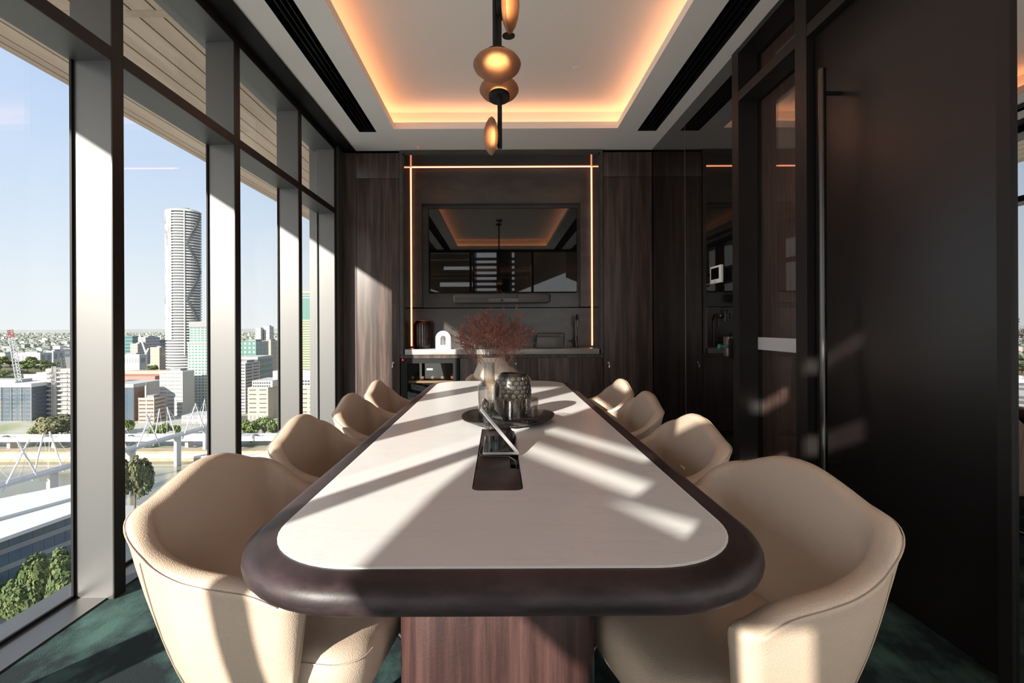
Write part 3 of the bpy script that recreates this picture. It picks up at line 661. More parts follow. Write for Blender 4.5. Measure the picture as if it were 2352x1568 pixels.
obj('body', MB().rings([[(r*(1+.006*math.cos(32*2*math.pi*j/n))*math.cos(2*math.pi*j/n), r*(1+.006*math.cos(32*2*math.pi*j/n))*math.sin(2*math.pi*j/n), z) for j in range(n)] for r, z in prof]), 'smoke', ca, smooth=True)
obj('thick_foot', MB().lathe([(.047, .0005), (.047, .007), (.001, .0075)], 32), 'gun', ca, smooth=True)
gp = [(.036, 0), (.038, .002), (.038, .026), (.0425, .032), (.043, .036), (.043, .115), (.0405, .115), (.0402, .036), (.034, .028), (.001, .026)]
for px, Y, lab in ((1178, 2.135, 'smoky glass tumbler at the front of the tray, before the dark vase'), (1215, 2.20, 'smoky glass tumbler at the tray edge on the door side'), (1131, 2.10, 'smoky glass tumbler behind the tented tablet')):
    g = thing('tumbler', lab, 'glass', (at(px, 950, Y).x, Y, ZY), 0, 'stackable tumblers on the tray')
    if px == 1178:
        g0 = obj('body', MB().rings([[(r*(1+.008*math.cos(28*2*math.pi*j/84))*math.cos(2*math.pi*j/84), r*(1+.008*math.cos(28*2*math.pi*j/84))*math.sin(2*math.pi*j/84), z) for j in range(84)] for r, z in gp]), 'smoke', g, smooth=True)
        g1 = obj('thick_foot', MB().lathe([(.034, .0008), (.035, .012), (.001, .014)], 28), mat('dark smoky glass', (.06, .055, .05), .08), g, smooth=True)
    else: inst('body', g0, g); inst('thick_foot', g1, g)
# hammered dark vase with hexagonal facets
p = at(1178, 900, 2.385)
hv = thing('faceted_vase', 'dark glass vase with honeycomb facets on the tray', 'vase', (p.x, 2.392, ZY))
vp = [(.050, 0), (.064, .008), (.082, .045), (.089, .09), (.0885, .13), (.081, .175), (.066, .202), (.058, .21), (.054, .207), (.062, .197), (.076, .172), (.083, .13), (.08, .05), (.05, .012), (.001, .01)]
obj('body', MB().lathe(vp, 48), 'vase', hv, smooth=True)
fm = None; facet = mat('bronze glass facet', (.040, .036, .028), .38)
def vr(z):
    for a, b in zip(vp[:8], vp[1:8]):
        if a[1] <= z <= b[1]: return a[0]+(b[0]-a[0])*(z-a[1])/(b[1]-a[1]), math.atan2(a[0]-b[0], b[1]-a[1])
    return .06, .6
for row in range(9):
    z = .022+.0205*row; r, tl = vr(z); cnt = 16
    for k in range(cnt):
        a = 2*math.pi*(k+.5*(row % 2))/cnt
        s = r/.089
        if fm is None:
            fm = obj('facet', MB().rings([[(.0165*math.cos(R(60*j+30)), .0125*math.sin(R(60*j+30)), -.001) for j in range(6)], [(.0148*math.cos(R(60*j+30)), .0110*math.sin(R(60*j+30)), .0018) for j in range(6)], [(.006*math.cos(R(60*j+30)), .0045*math.sin(R(60*j+30)), .0032) for j in range(6)]]), facet, hv, smooth=True); f_ = fm
        else: f_ = inst('facet', fm, hv)
        f_.location = (r*math.cos(a), r*math.sin(a), z); f_.scale = (s*1.0, 1, 1)
        f_.rotation_euler = (Matrix.Rotation(a+math.pi/2, 3, 'Z') @ Matrix.Rotation(math.pi/2-tl, 3, 'X')).to_euler()
# tented tablet controller
tc_ = thing('conference_controller', 'grey wedge-shaped tented touch controller on the cable box', 'touch controller', (.005, 1.80, ZM))
silver = mat('silver plastic', (.42, .40, .39), .35, .3)
obj('base_plate', MB().box(-.065, .062, -.13, .12, .003, .014), silver, tc_, bev=.004)
obj('base_inlay', MB().box(-.061, .05, -.127, .117, .014, .0152), 'screen', tc_)
ang = math.atan2(.150, -.125); up = MB().box(0, .20, -.13, .12, -.0065, .0065).xf(Matrix.Translation((.057, 0, .010)) @ Matrix.Rotation(-ang, 4, 'Y'))
sp_ = obj('screen_plate', up, silver, tc_, bev=.004)
obj('display', MB().box(.006, .194, -.125, .115, .0065, .0076).xf(Matrix.Translation((.057, 0, .010)) @ Matrix.Rotation(-ang, 4, 'Y')), 'screen', sp_)
obj('display_back', MB().box(.012, .194, -.125, .115, -.0076, -.0065).xf(Matrix.Translation((.057, 0, .010)) @ Matrix.Rotation(-ang, 4, 'Y')), 'screen', sp_)
cbx = obj('data_cable', MB().tube([(.055, 1.56, ZM-.01), (.05, 1.60, ZM+.004), (.03, 1.645, ZM+.005), (-.02, 1.652, ZM+.005), (-.062, 1.655, ZM+.005), (-.073, 1.70, ZM+.005), (-.064, 1.80, ZM+.005), (-.058, 1.83, ZM+.006)], .0028, 8), 'gun', None, smooth=True)
tag(cbx, 'thin grey cable looped round the tented touch controller', 'cable')
# sandy vase and dried flowers
p = at(1133, 893, 3.5)
bv = thing('ceramic_vase', 'sandy beige round ceramic vase holding dried flowers', 'vase', (p.x, 3.52, ZM))
bp_ = [(.06, 0), (.066, .006), (.078, .03), (.10, .062), (.136, .084), (.142, .096), (.139, .112), (.120, .16), (.096, .20), (.086, .222), (.080, .224), (.088, .2), (.11, .16), (.128, .11), (.07, .05), (.001, .03)]
obj('body', MB().lathe(bp_, 56), 'beige', bv, smooth=True); obj('lip', MB().tube([(.083*math.cos(t*.2), .083*math.sin(t*.2), .224) for t in range(32)], .004, 8), 'beige', bv, smooth=True)
fb = thing('dried_flowers', 'bushy bunch of dried burgundy-brown branches in the beige vase', 'dried flowers', (p.x, 3.52, ZM+.06))
variants = []
rnd = random.Random(3)
for v in range(7):
    tw = MB(); fl_ = MB(); L = .40+.05*rnd.random()
    ax = [Vector((.012*math.sin(k*1.1+v), .010*math.cos(k*.9+v), L*k/8)) for k in range(9)]; ax[0] = Vector((0, 0, 0))
    tw.tube(ax, [.0022-.00016*k for k in range(9)], 4)
    def sprig(p, d, ln, dep):
        q = p+d*ln; m_ = (p+q)/2+Vector((rnd.uniform(-1, 1), rnd.uniform(-1, 1), rnd.uniform(-.5, 1)))*ln*.10
        tw.tube([p, m_, q], [.0012, .0010, .0007], 3)
        for k in range(6 if dep else 3):
            c0 = p.lerp(q, rnd.uniform(.25, 1.05)); s = rnd.uniform(.004, .0085)
            a = Vector((rnd.uniform(-1, 1), rnd.uniform(-1, 1), rnd.uniform(-1, 1))).normalized(); b = a.cross(d).normalized() if a.cross(d).length > .1 else Vector((1, 0, 0))
            e = a.cross(b); o = c0+b*s*.7
            fl_.add([o-a*s*.9, o+b*s*.45, o+a*s*.9, o-b*s*.45, o+e*s*.4], [(0, 1, 4), (1, 2, 4), (2, 3, 4), (3, 0, 4), (0, 3, 2, 1)])
        if dep:
            for k in range(3): 
                d2 = (d+Vector((rnd.uniform(-1, 1), rnd.uniform(-1, 1), rnd.uniform(-.3, .8)))*.75).normalized(); sprig(p.lerp(q, rnd.uniform(.3, .95)), d2, ln*.55, dep-1)
    for k in range(11):
        i = rnd.uniform(4.0, 7.95); b0 = ax[int(i)].lerp(ax[int(i)+1], i-int(i)); a = rnd.uniform(0, 6.28); 
        sprig(b0, Vector((math.cos(a)*.7, math.sin(a)*.7, .75)).normalized(), rnd.uniform(.05, .095)*(1.25-i/16), 1)
    variants.append((tw, fl_))
vm = []
for k in range(46):
    v = k % 7; a = 2.399*k; tilt = .66*math.sqrt((k+.5)/46); ln = 1.04+.16*rnd.random()-.22*(tilt/.66)**2
    bl = (.052*math.sqrt((k+.5)/46)*math.cos(a), .052*math.sqrt((k+.5)/46)*math.sin(a), 0)
    if k < 7:
        t_ = obj('branch', variants[v][0], 'twig', fb); f_ = obj('floret_spray', variants[v][1], 'floret', t_); f_['kind'] = 'stuff'; vm.append((t_, f_))
    else:
        t_ = inst('branch', vm[v][0], fb); f_ = inst('floret_spray', vm[v][1], t_); f_['kind'] = 'stuff'
    t_.location = bl; t_.scale = (ln, ln, ln)
    t_.rotation_euler = (Matrix.Rotation(a, 3, 'Z') @ Matrix.Rotation(tilt, 3, 'Y') @ Matrix.Rotation(rnd.uniform(0, 6), 3, 'Z')).to_euler()

# ------------------------------------------------------------------ ceiling fittings and pendants
sp1 = thing('ceiling_speaker', 'small round black downlight in the coffer ceiling', 'downlight', (at(1168, 84, 3.55).x, 3.55, ZU))
obj('ring', MB().lathe([(.046, -.004), (.046, 0)], 32), 'black', sp1, smooth=True); obj('baffle', MB().lathe([(.036, -.0045), (.036, -.004)], 32), 'cap', sp1)
sd = thing('sprinkler_plate', 'faint white round cover plate on the coffer ceiling', 'sprinkler', (at(1325, 158, 4.0).x, 4.0, ZU))
obj('plate', MB().lathe([(.03, -.004), (.033, 0)], 32), 'plaster', sd, smooth=True); obj('gap_ring', MB().lathe([(.036, -.001), (.036, 0)], 32), 'white', sd)
sr = thing('fire_sprinkler', 'tiny sprinkler with red bulb on the ceiling above the cabinets', 'sprinkler', (at(961, 336, 5.15).x, 5.15, ZC))
obj('plate', MB().lathe([(.014, -.003), (.016, 0)], 20), 'white', sr, smooth=True); obj('bulb', MB().lathe([(.002, -.022), (.004, -.018), (.004, -.006), (.003, -.003)], 10), 'redled', sr, smooth=True)
def disc(parent, loc, nrm, rad, flat):
    """lens shaped smoked shade on a round plate; nrm points from plate to shade"""
    q = Vector(nrm).to_track_quat('Z', 'Y').to_matrix().to_4x4(); m = Matrix.Translation(loc) @ q
    pr = [(.52, .0), (.72, .06), (.92, .20), (1.0, .36), (.95, .52), (.78, .72), (.55, .87), (.30, .965), (.10, 1.0), (.002, 1.0)]
    pi = [(.002, .93), (.28, .90), (.52, .81), (.73, .68), (.89, .50), (.94, .36), (.86, .22), (.66, .09), (.50, .03)]
    sh = obj('shade', MB().rings([[(rad*r*math.cos(2*math.pi*j/40), rad*r*math.sin(2*math.pi*j/40), rad*flat*z) for j in range(40)] for r, z in pr+pi], False, False).xf(m), 'shade', parent, smooth=True)
    obj('lamp', MB().lathe([(.001, rad*.10), (.42*rad, rad*.11), (.46*rad, rad*.16), (.36*rad, rad*.22), (.001, rad*.25)], 24).xf(m), 'bulb', sh, smooth=True)
    obj('back_plate', MB().lathe([(.50*rad, -.014), (.53*rad, -.012), (.53*rad, .004), (.001, .006)], 32).xf(m), 'black', parent, smooth=True)
def pendant(label, x, y, zend, discs):
    t = thing('pendant_lamp', label, 'pendant lamp', (x, y, ZU))
    obj('canopy', MB().lathe([(.06, -.025), (.06, 0)], 32), 'black', t, smooth=True)
    obj('rod', MB().tube([(0, 0, -.02), (.0, 0, zend-ZU)], .0085, 14), 'black', t, smooth=True)
    for loc, nrm, rad, flat in discs:
        obj('clamp', MB().tube([(0, 0, loc[2]), loc], .011, 12), 'black', t, smooth=True); disc(t, loc, nrm, rad, flat)
a = at(1140, 150, 1.35); b = at(1148, 300, 1.76)
pendant('slim black pendant rod with two smoked lens shades, the higher one over the table', at(1138, 60, 1.38).x, 1.38, a.z+.03,
        [((.004, -.004, a.z-ZU+.035), (.0, -.12, -1), .068, .85), ((.022, 0, at(1165, 10, 1.38).z-ZU), (1, -.15, -.05), .074, .62)])
pendant('slim black pendant rod with two smoked lens shades, the lower one over the table', b.x, 1.76, at(1152, 341, 1.76).z,
        [((-.002, .012, at(1142, 216, 1.76).z-ZU), (0, .18, 1), .072, .85), ((-.016, 0, at(1140, 313, 1.76).z-ZU), (-1, -.25, -.08), .066, .62)])
# ------------------------------------------------------------------ the city outside
GZ = -75.0
def C_(name, col, rough=.8, **k): return mat(name, col, rough, **k)
CM = {'white': C_('city white', (.37, .36, .345)), 'cream': C_('city cream', (.35, .30, .25)), 'tan': C_('city tan', (.36, .27, .20)), 'grey': C_('city grey', (.22, .22, .22)),
      'dgrey': C_('city dark grey', (.10, .105, .11)), 'glassb': C_('city blue glass', (.07, .10, .13), .15), 'glassg': C_('city green glass', (.10, .20, .17), .2), 'glassd': C_('city dark window', (.045, .05, .055), .25),
      'brown': C_('city brown glass', (.12, .075, .055), .25), 'gold': C_('city gold band', (.45, .36, .20)), 'red': C_('city red roof', (.38, .17, .13)), 'tile': C_('haze-paled tile roof', (.40, .33, .30)), 'conc': C_('city concrete', (.55, .53, .50)), 'slab': C_('tower white slab', (.50, .49, .47)),  # tile roof colour is paled to carry distance haze
      'tree': C_('tree leaves', (.075, .115, .030), .9, var=((.35, .35, .35), (.19, .23, .065), .4, .7)), 'subtree': C_('haze-paled suburb trees', (.20, .215, .165), .95), 'tree2': C_('olive leaves', (.10, .105, .045), .9, var=((.4, .4, .4), (.19, .175, .085), .4, .7)), 'leafn': C_('dark near leaves', (.045, .072, .020), .9, var=((.6, .6, .6), (.13, .16, .045), .42, .7)), 'trunk': C_('bark', (.12, .09, .07)),  # suburb tree green is greyed and paled to carry distance haze
      'ground': C_('city ground', (.38, .36, .32), .95, var=((.02, .02, .02), (.22, .25, .14), .4, .6)), 'road': C_('asphalt', (.36, .35, .34)), 'bank': C_('river bank earth', (.36, .27, .19), .95, var=((.1, .1, .1), (.20, .20, .11), .45, .7)),
      'steelw': C_('white steel', (.55, .55, .55), .5), 'pink': C_('red lattice', (.45, .10, .10))}
CM['water'] = mat('brown green river', (.17, .165, .11), .12, bump=(.25, .6))
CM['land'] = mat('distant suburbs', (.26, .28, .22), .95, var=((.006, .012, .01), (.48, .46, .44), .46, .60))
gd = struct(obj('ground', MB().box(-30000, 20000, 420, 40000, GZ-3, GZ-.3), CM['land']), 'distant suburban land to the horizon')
gn = struct(obj('ground_near', MB().box(-700, 200, 288, 700, GZ-3, GZ), CM['ground']), 'city ground on the far river bank')
gs = struct(obj('ground_street', MB().box(-500, 60, 40, 208, GZ-3, GZ), CM['ground']), 'street level ground below the building')
wa = obj('river', MB().box(-800, 400, 200, 283.9, GZ-4, GZ-2), CM['water']); tag(wa, 'brown green river between the banks', 'river')
unit = {}
def ubox(m):
    if m not in unit:
        me = bpy.data.meshes.new('unit_'+m); mb = bx(-.5, .5, -.5, .5, -.5, .5); me.from_pydata(mb.v, [], mb.f); me.materials.append(CM[m]); unit[m] = me
    return unit[m]
def cbox(name, m, parent, x0, x1, y0, y1, z0, z1):
    o = inst(name, ubox(m), parent, Vector(((x0+x1)/2, (y0+y1)/2, (z0+z1)/2))-(parent.location if parent else Vector((0,0,0))), (0,0,0), (x1-x0, y1-y0, z1-z0)); return o
def px(x, Y): return (x-1147)*Y/F
def pz(y, Y): return HC-(y-750)*Y/F
def building(name, label, Y, x0, x1, yt, m, depth=20, floors=8, bays=4, wm='glassd', fill=.8, hfill=.45, roof=True, ybot=None, side=True, sm=None, grp=None, base=None):
    X0, X1, zt = px(x0, Y), px(x1, Y), pz(yt, Y); z0 = GZ if base is None else base
    t = thing(name, label, 'building', ((X0+X1)/2, Y+depth/2, z0), 0, grp)
    cbox('wall', m, t, X0, X1, Y, Y+depth, z0, zt)
    if roof:
        cbox('roof_plant', 'grey', t, X0+(X1-X0)*.3, X0+(X1-X0)*.75, Y+depth*.3, Y+depth*.8, zt, zt+2.2)
        cbox('parapet', m, t, X0-.2, X1+.2, Y-.2, Y+.3, zt, zt+.8)
    zb = z0 if ybot is None else pz(ybot, Y); fh = (zt-zb)/floors; bwid = (X1-X0)/bays
    for f in range(floors):
        z = zb+fh*(f+.32)
        for b in range(bays):
            c0 = X0+bwid*(b+.5)
            cbox('window', wm, t, c0-bwid*fill/2, c0+bwid*fill/2, Y-.12, Y+.2, z, z+fh*hfill)
        if side:
            nb = max(1, int(depth/9))
            for b in range(nb):
                c0 = Y+depth*(b+.5)/nb; cbox('window', wm, t, X1-.2, X1+.12, c0-depth/nb*fill/2, c0+depth/nb*fill/2, z, z+fh*hfill)
    return t
# --- round banded tower
Y = 650; X0, X1 = px(364, Y), px(441, Y); cx, rx = (X0+X1)/2, (X1-X0)/2; ry = rx*.8; zt = pz(478, Y)
tw = thing('round_tower', 'very tall rounded tower with white balcony bands', 'building', (cx, Y+ry, GZ))
def ell(a, k=1): return (rx*k*math.cos(a), ry*k*math.sin(a))
obj('core', MB().rings([[(*ell(2*math.pi*j/36, .93), z) for j in range(36)] for z in (0, zt-GZ-2)]), CM['dgrey'], tw)
nf = 62; fh = (zt-GZ)/nf; sm_ = None
for k in range(nf):
    if sm_ is None: sm_ = obj('balcony_slab', MB().rings([[(*ell(2*math.pi*j/36), z) for j in range(36)] for z in (-.85, .85)]), CM['slab'], tw); o = sm_
    else: o = inst('balcony_slab', sm_, tw)
    o.location = (0, 0, fh*(k+1))
    # dark zigzag of enclosed balconies on the right half
    ph = (k/62*3.1) % 1; a = R(-54+56*abs(2*ph-1)); ca_ = (rx*1.005*math.cos(a), ry*1.005*math.sin(a))
    if k % 2 == 0 or 1: inst('dark_balcony', ubox('dgrey'), tw, (ca_[0], ca_[1], fh*(k+.5)), (0, 0, a+math.pi/2), (rx*.16, .8, fh*.9))
wp = MB(); 
for (a0, a1) in ((-156, -103),):
    wp.rings([[( *ell(R(a0+(a1-a0)*j/8), kk), z) for j in range(9)] for kk, z in ((1.012, 60), (1.012, zt-GZ+1.5), (.95, zt-GZ+1.5), (.95, 60))], False, False, False)
obj('white_side_wall', wp, CM['slab'], tw)
rnd = random.Random(5)
for k in range(46):
    a = R(rnd.uniform(-146, -106)); z = rnd.uniform(80, zt-GZ-4)
    inst('side_window', ubox('grey'), tw, (rx*1.013*math.cos(a), ry*1.013*math.sin(a), z), (0, 0, a+math.pi/2), (rnd.uniform(1, 2.2), .5, rnd.uniform(3, 9)))
fa = R(-60); obj('vertical_fin', MB().box(-.6, .6, -.6, .6, 40, zt-GZ).xf(Matrix.Translation((rx*1.005*math.cos(fa), ry*1.005*math.sin(fa), 0))), CM['slab'], tw)
obj('crown', MB().rings([[(*ell(2*math.pi*j/36, .86), z) for j in range(36)] for z in (zt-GZ-1, zt-GZ+2.5)]), CM['slab'], tw)
for k in range(9): inst('roof_unit', ubox('dgrey'), tw, (rx*(-.3+.11*k), -ry*.55, zt-GZ+3), (0,0,0), (1.6, 2, 2.0))
# --- right-hand residential tower
Y = 450; t = building('residential_tower', 'white and glass residential tower beside the round tower', Y, 431, 500, 783, 'white', 24, 26, 9, 'glassg', .62, .55, False, ybot=960)
cbox('upper_wall', 'white', t, px(433, Y), px(498, Y), Y+1.5, Y+22, pz(783, Y), pz(748, Y))
for f in range(6):
    for b in range(7):
        c0 = px(437, Y)+b*3.4; cbox('window', 'glassg', t, c0-1.2, c0+1.2, Y+1.3, Y+2, pz(781, Y)+f*2.35, pz(781, Y)+f*2.35+1.5)
cbox('ledge', 'tan', t, px(430, Y), px(501, Y), Y-.6, Y+24, pz(786, Y), pz(783, Y)); cbox('roof_band', 'grey', t, px(432, Y), px(499, Y), Y+.8, Y+23, pz(748, Y), pz(735, Y))
# --- others
building('office_block', 'broad white office block with ribbon windows below the round tower', 420, 366, 419, 850, 'white', 16, 13, 3, 'grey', .86, .38, ybot=965, side=False)
building('office_block', 'low cream office block with ribbon windows near the footbridge', 390, 317, 353, 912, 'cream', 14, 7, 2, 'brown', .84, .36, ybot=975)
t = building('glass_pavilion', 'small blue and brown glass block by the river road', 396, 262, 306, 886, 'glassb', 12, 5, 3, 'glassb', .9, .8, False, ybot=962)
cbox('brown_side', 'brown', t, px(306, 396), px(306, 396)+.4, 396, 408, GZ, pz(886, 396)); cbox('roof', 'white', t, px(260, 396), px(308, 396), 395, 409, pz(886, 396), pz(878, 396))
building('wedge_building', 'plain white wedge shaped building behind the small glass block', 432, 262, 335, 874, 'white', 22, 5, 1, 'white', .5, .3, False)
t = building('red_roof_hall', 'long low hall with red roof behind the white block', 520, 250, 357, 868, 'tan', 30, 2, 6, 'glassd', .5, .4, False); cbox('roof', 'red', t, px(248, 520), px(357, 520), 519, 545, pz(868, 520), pz(860, 520)); cbox('ridge', 'tan', t, px(250, 520), px(355, 520), 545, 560, pz(868, 520), pz(853, 520))
building('podium', 'low white open podium building with trees beside the footbridge', 385, 416, 520, 951, 'white', 20, 3, 8, 'grey', .7, .55, False, ybot=988, side=False)
building('apartment_block', 'cream apartment block far behind near the white crane', 900, 299, 316, 786, 'cream', 30, 9, 2, 'grey', .8, .4)
building('apartment_block', 'taller pale apartment slab far behind near the white crane', 945, 317, 334, 771, 'white', 40, 10, 2, 'grey', .8, .4)
building('apartment_block', 'pinkish ribbon window block behind the trees left of the round tower', 700, 345, 366, 795, 'cream', 25, 10, 1, 'tan', .85, .4)
building('office_block', 'dark teal glass slab on the far horizon beside the mullion', 1300, 270, 304, 768, 'glassg', 40, 6, 2, 'glassb', .9, .5, False)
building('office_block', 'dark grey block far behind the white crane', 1000, 342, 364, 777, 'grey', 30, 6, 2, 'glassd', .8, .5, False)
building('low_block', 'low white block with square windows before the white crane', 588, 270, 320, 811, 'white', 12, 3, 8, 'grey', .55, .4)
# bay one
t = building('riverside_office', 'low dark glass office building with blue and tan facade', 400, -120, 72, 884, 'glassb', 26, 8, 12, 'dgrey', .8, .34, False, ybot=960)
for k in range(5): cbox('mullion_strip', 'grey', t, px(-20+23*k, 400)-.2, px(-20+23*k, 400)+.2, 399.5, 400.2, GZ, pz(884, 400))
cbox('roof_slab', 'conc', t, px(-122, 400), px(74, 400), 399, 428, pz(884, 400), pz(876, 400)); cbox('roof_plant', 'white', t, px(-60, 400), px(20, 400), 405, 420, pz(876, 400), pz(869, 400))
t = building('scaffolded_block', 'white apartment block with balconies under scaffolding', 415, 104, 190, 842, 'cream', 22, 11, 4, 'grey', .62, .5, False, ybot=955, side=False)
for f in range(11):
    z = pz(955, 415)+f*(pz(842, 415)-pz(955, 415))/11
    for a, b in ((104, 122), (134, 158), (160, 185)): cbox('balcony', 'white', t, px(a, 415), px(b, 415), 413, 415, z, z+1.2)
for k in range(4): cbox('scaffold_pole', 'conc', t, px(124+3*k, 415)-.15, px(124+3*k, 415)+.15, 412.6, 413, GZ, pz(836, 415))
cbox('roof_box', 'dgrey', t, px(126, 415), px(152, 415), 420, 432, pz(842, 415), pz(816, 415))
building('low_block', 'white low block with rooftop plant behind the dark glass office', 480, 54, 110, 856, 'white', 18, 2, 7, 'grey', .6, .4, True, side=False)
building('low_block', 'white row of flats among park trees', 760, 30, 92, 806, 'white', 20, 2, 7, 'grey', .5, .5)
building('low_block', 'dark flat block beyond the park trees', 900, 120, 175, 798, 'glassd', 25, 3, 4, 'glassb', .8, .4)
building('low_block', 'small white block at the park edge behind the crane', 780, -30, 12, 808, 'white', 20, 2, 5, 'grey', .5, .5)
building('low_block', 'small white house row right of the park', 820, 106, 122, 802, 'white', 20, 2, 2, 'grey', .5, .5)
# bay three
building('glass_office', 'green glass and white office with square window grid', 560, 548, 588, 782, 'glassg', 30, 12, 4, 'white', .45, .5, True, ybot=900)
t = building('glass_office', 'pale green stepped glass block before the window grid office', 520, 540, 592, 823, 'glassg', 34, 6, 3, 'glassb', .9, .6, False, ybot=900); cbox('roof', 'white', t, px(540, 520), px(593, 520), 519, 555, pz(823, 520), pz(817, 520))
building('office_block', 'tan ribbon window block behind the green glass office', 640, 596, 622, 781, 'cream', 26, 7, 1, 'tan', .8, .4, True, ybot=860)
building('apartment_block', 'white twin apartment tower on the far horizon, taller half', 1100, 606, 619, 747, 'white', 20, 8, 2, 'grey', .4, .3)
building('apartment_block', 'white twin apartment tower on the far horizon, lower half', 1090, 587, 599, 752, 'white', 20, 8, 2, 'grey', .4, .3)
t = building('stone_office', 'cream stone office with small windows behind riverside trees, seen whole', 400, 568, 615, 887, 'cream', 30, 6, 2, 'glassd', .68, .18, False, ybot=948, side=False)
cbox('upper_storey', 'white', t, px(577, 400), px(624, 400), 401, 428, pz(887, 400), pz(872, 400))
for f in range(2):
    for b in range(8): cbox('window', 'glassd', t, px(579+5.2*b, 400), px(582+5.2*b, 400), 400.8, 401.2, pz(886-7*f, 400), pz(882.5-7*f, 400))
for b in range(5): cbox('colonnade_opening', 'grey', t, px(573+9*b, 400), px(576+9*b, 400), 399.8, 400.3, GZ, pz(951, 400))
cbox('roof_house', 'white', t, px(613, 400), px(640, 400), 410, 428, pz(872, 400), pz(852, 400))
building('grey_tower', 'grey slab tower with ribbon windows beside the cream stone office', 430, 535, 563, 832, 'white', 26, 16, 2, 'dgrey', .8, .45, True)
# bay four
t = building('banded_tower', 'tall tower with green glass and gold floor bands', 500, 640, 800, 670, 'glassg', 36, 2, 2, 'glassg', .3, .2, False)
for f in range(33):
    z = GZ+f*(pz(730, 500)-GZ)/33; cbox('gold_band', 'gold', t, px(640, 500)-.2, px(800, 500)+.2, 499.4, 501, z, z+1.6)
for z in range(2): cbox('white_band', 'white', t, px(640, 500), px(800, 500), 499.5, 501, pz(683-6*z, 500), pz(681-6*z, 500))
cbox('crown', 'tan', t, px(640, 500), px(800, 500), 499.5, 536, pz(672, 500), pz(666, 500))
t = building('stone_office', 'cream stone office with small windows before the banded tower', 395, 690, 760, 886, 'cream', 28, 6, 4, 'glassd', .68, .18, False, ybot=948, side=False)
cbox('upper_storey', 'white', t, px(690, 395), px(757, 395), 396, 420, pz(886, 395), pz(864, 395)); cbox('roof_house', 'white', t, px(690, 395), px(714, 395), 400, 418, pz(864, 395), pz(850, 395))
for f in range(2):
    for b in range(9): cbox('window', 'glassd', t, px(692+6.5*b, 395), px(696+6.5*b, 395), 395.7, 396.2, pz(882-7*f, 395), pz(878.5-7*f, 395))
# --- crane(s)
def lattice(parent, p0, p1, wd, m, n):
    p0, p1 = Vector(p0), Vector(p1); d = (p1-p0).normalized(); a = d.cross(Vector((0, 1, 0))).normalized(); b = a.cross(d); mb = MB()
    cs = [(a+b)*wd, (a-b)*wd, (-a-b)*wd, (-a+b)*wd]
    for c_ in cs: mb.tube([p0+c_, p1+c_], wd*.26, 4)
    for k in range(n):
        q0, q1 = p0.lerp(p1, k/n), p0.lerp(p1, (k+1)/n)
        for j in range(4): mb.tube([q0+cs[(j+k) % 4], q1+cs[(j+k+1) % 4]], wd*.2, 3)
    return mb
def P3(x, y, Y): return Vector((px(x, Y), Y, pz(y, Y)))
cr = thing('tower_crane', 'white lattice crane boom with red tip above the dark glass office', 'crane', (px(43, 395), 395, pz(872, 395)))
obj('boom', lattice(None, P3(43, 872, 395), P3(26, 770, 395), 1.25, None, 14), CM['steelw'], cr, world=True)
tipo = obj('tip', lattice(None, P3(26, 770, 395), P3(23, 752, 395), 1.1, None, 4), CM['pink'], cr, world=True); tipo['label'] = 'red crane tip'
obj('hook_line', MB().tube([P3(23, 752, 395), P3(26, 800, 394)], .06, 4), CM['dgrey'], cr, world=True)
cr = thing('tower_crane', 'distant white luffing crane in front of apartment slabs', 'crane', (px(335, 640), 640, GZ))
obj('mast', MB().box(px(335, 640)-.9, px(335, 640)+.9, 639, 641, GZ, pz(808, 640)), CM['steelw'], cr, world=True)
obj('boom', MB().tube([P3(335, 808, 640), P3(320, 764, 640)], 1.0, 6), CM['steelw'], cr, world=True); obj('counter_jib', MB().tube([P3(335, 808, 640), P3(341, 796, 640)], 1.0, 6), CM['steelw'], cr, world=True)
# --- roads, banks
rd = thing('expressway', 'pale elevated riverside road on piers', 'road', (-160, 306, GZ))
obj('deck', bx(-600, 120, 300, 314, -69, -67.2), CM['conc'], rd, world=True); obj('barrier', bx(-600, 120, 299.6, 300, -67.2, -66), CM['white'], rd, world=True)
for k in range(24): cbox('pier', 'conc', rd, -590+28*k, -588+28*k, 304, 309, GZ-2, -69)
wk = thing('river_walk', 'pale riverside walkway on the far bank', 'walkway', (-160, 290, GZ)); obj('deck', bx(-600, 120, 284, 291, GZ-.2, GZ+.8), CM['conc'], wk, world=True); obj('wall', bx(-600, 120, 284, 284.6, GZ-3, GZ-.2), CM['bank'], wk, world=True)
struct(obj('bank', bx(-600, 120, 291, 299.5, GZ, GZ+2.2), CM['bank']), 'earthy river bank under the elevated road')
# --- foot bridge
br = thing('footbridge', 'white steel footbridge with slanted masts and cables over the river', 'bridge', (-190, 250, GZ))
A, B = P3(-60, 1128, 184), P3(500, 972, 306)
d = B-A; nrm = Vector((-d.y, d.x, 0)).normalized()
def deck(off0, off1, z0, z1):
    return MB().add([A+nrm*off0+Vector((0,0,z0)), A+nrm*off1+Vector((0,0,z0)), B+nrm*off1+Vector((0,0,z0)), B+nrm*off0+Vector((0,0,z0)),
                     A+nrm*off0+Vector((0,0,z1)), A+nrm*off1+Vector((0,0,z1)), B+nrm*off1+Vector((0,0,z1)), B+nrm*off0+Vector((0,0,z1))], [(0,3,2,1),(4,5,6,7),(0,1,5,4),(1,2,6,5),(2,3,7,6),(3,0,4,7)])
obj('deck', deck(-2, 2, -.35, .2), CM['conc'], br, world=True)
for s in (-2, 2): obj('railing', deck(s-.1, s+.1, .2, 1.2), CM['steelw'], br, world=True)
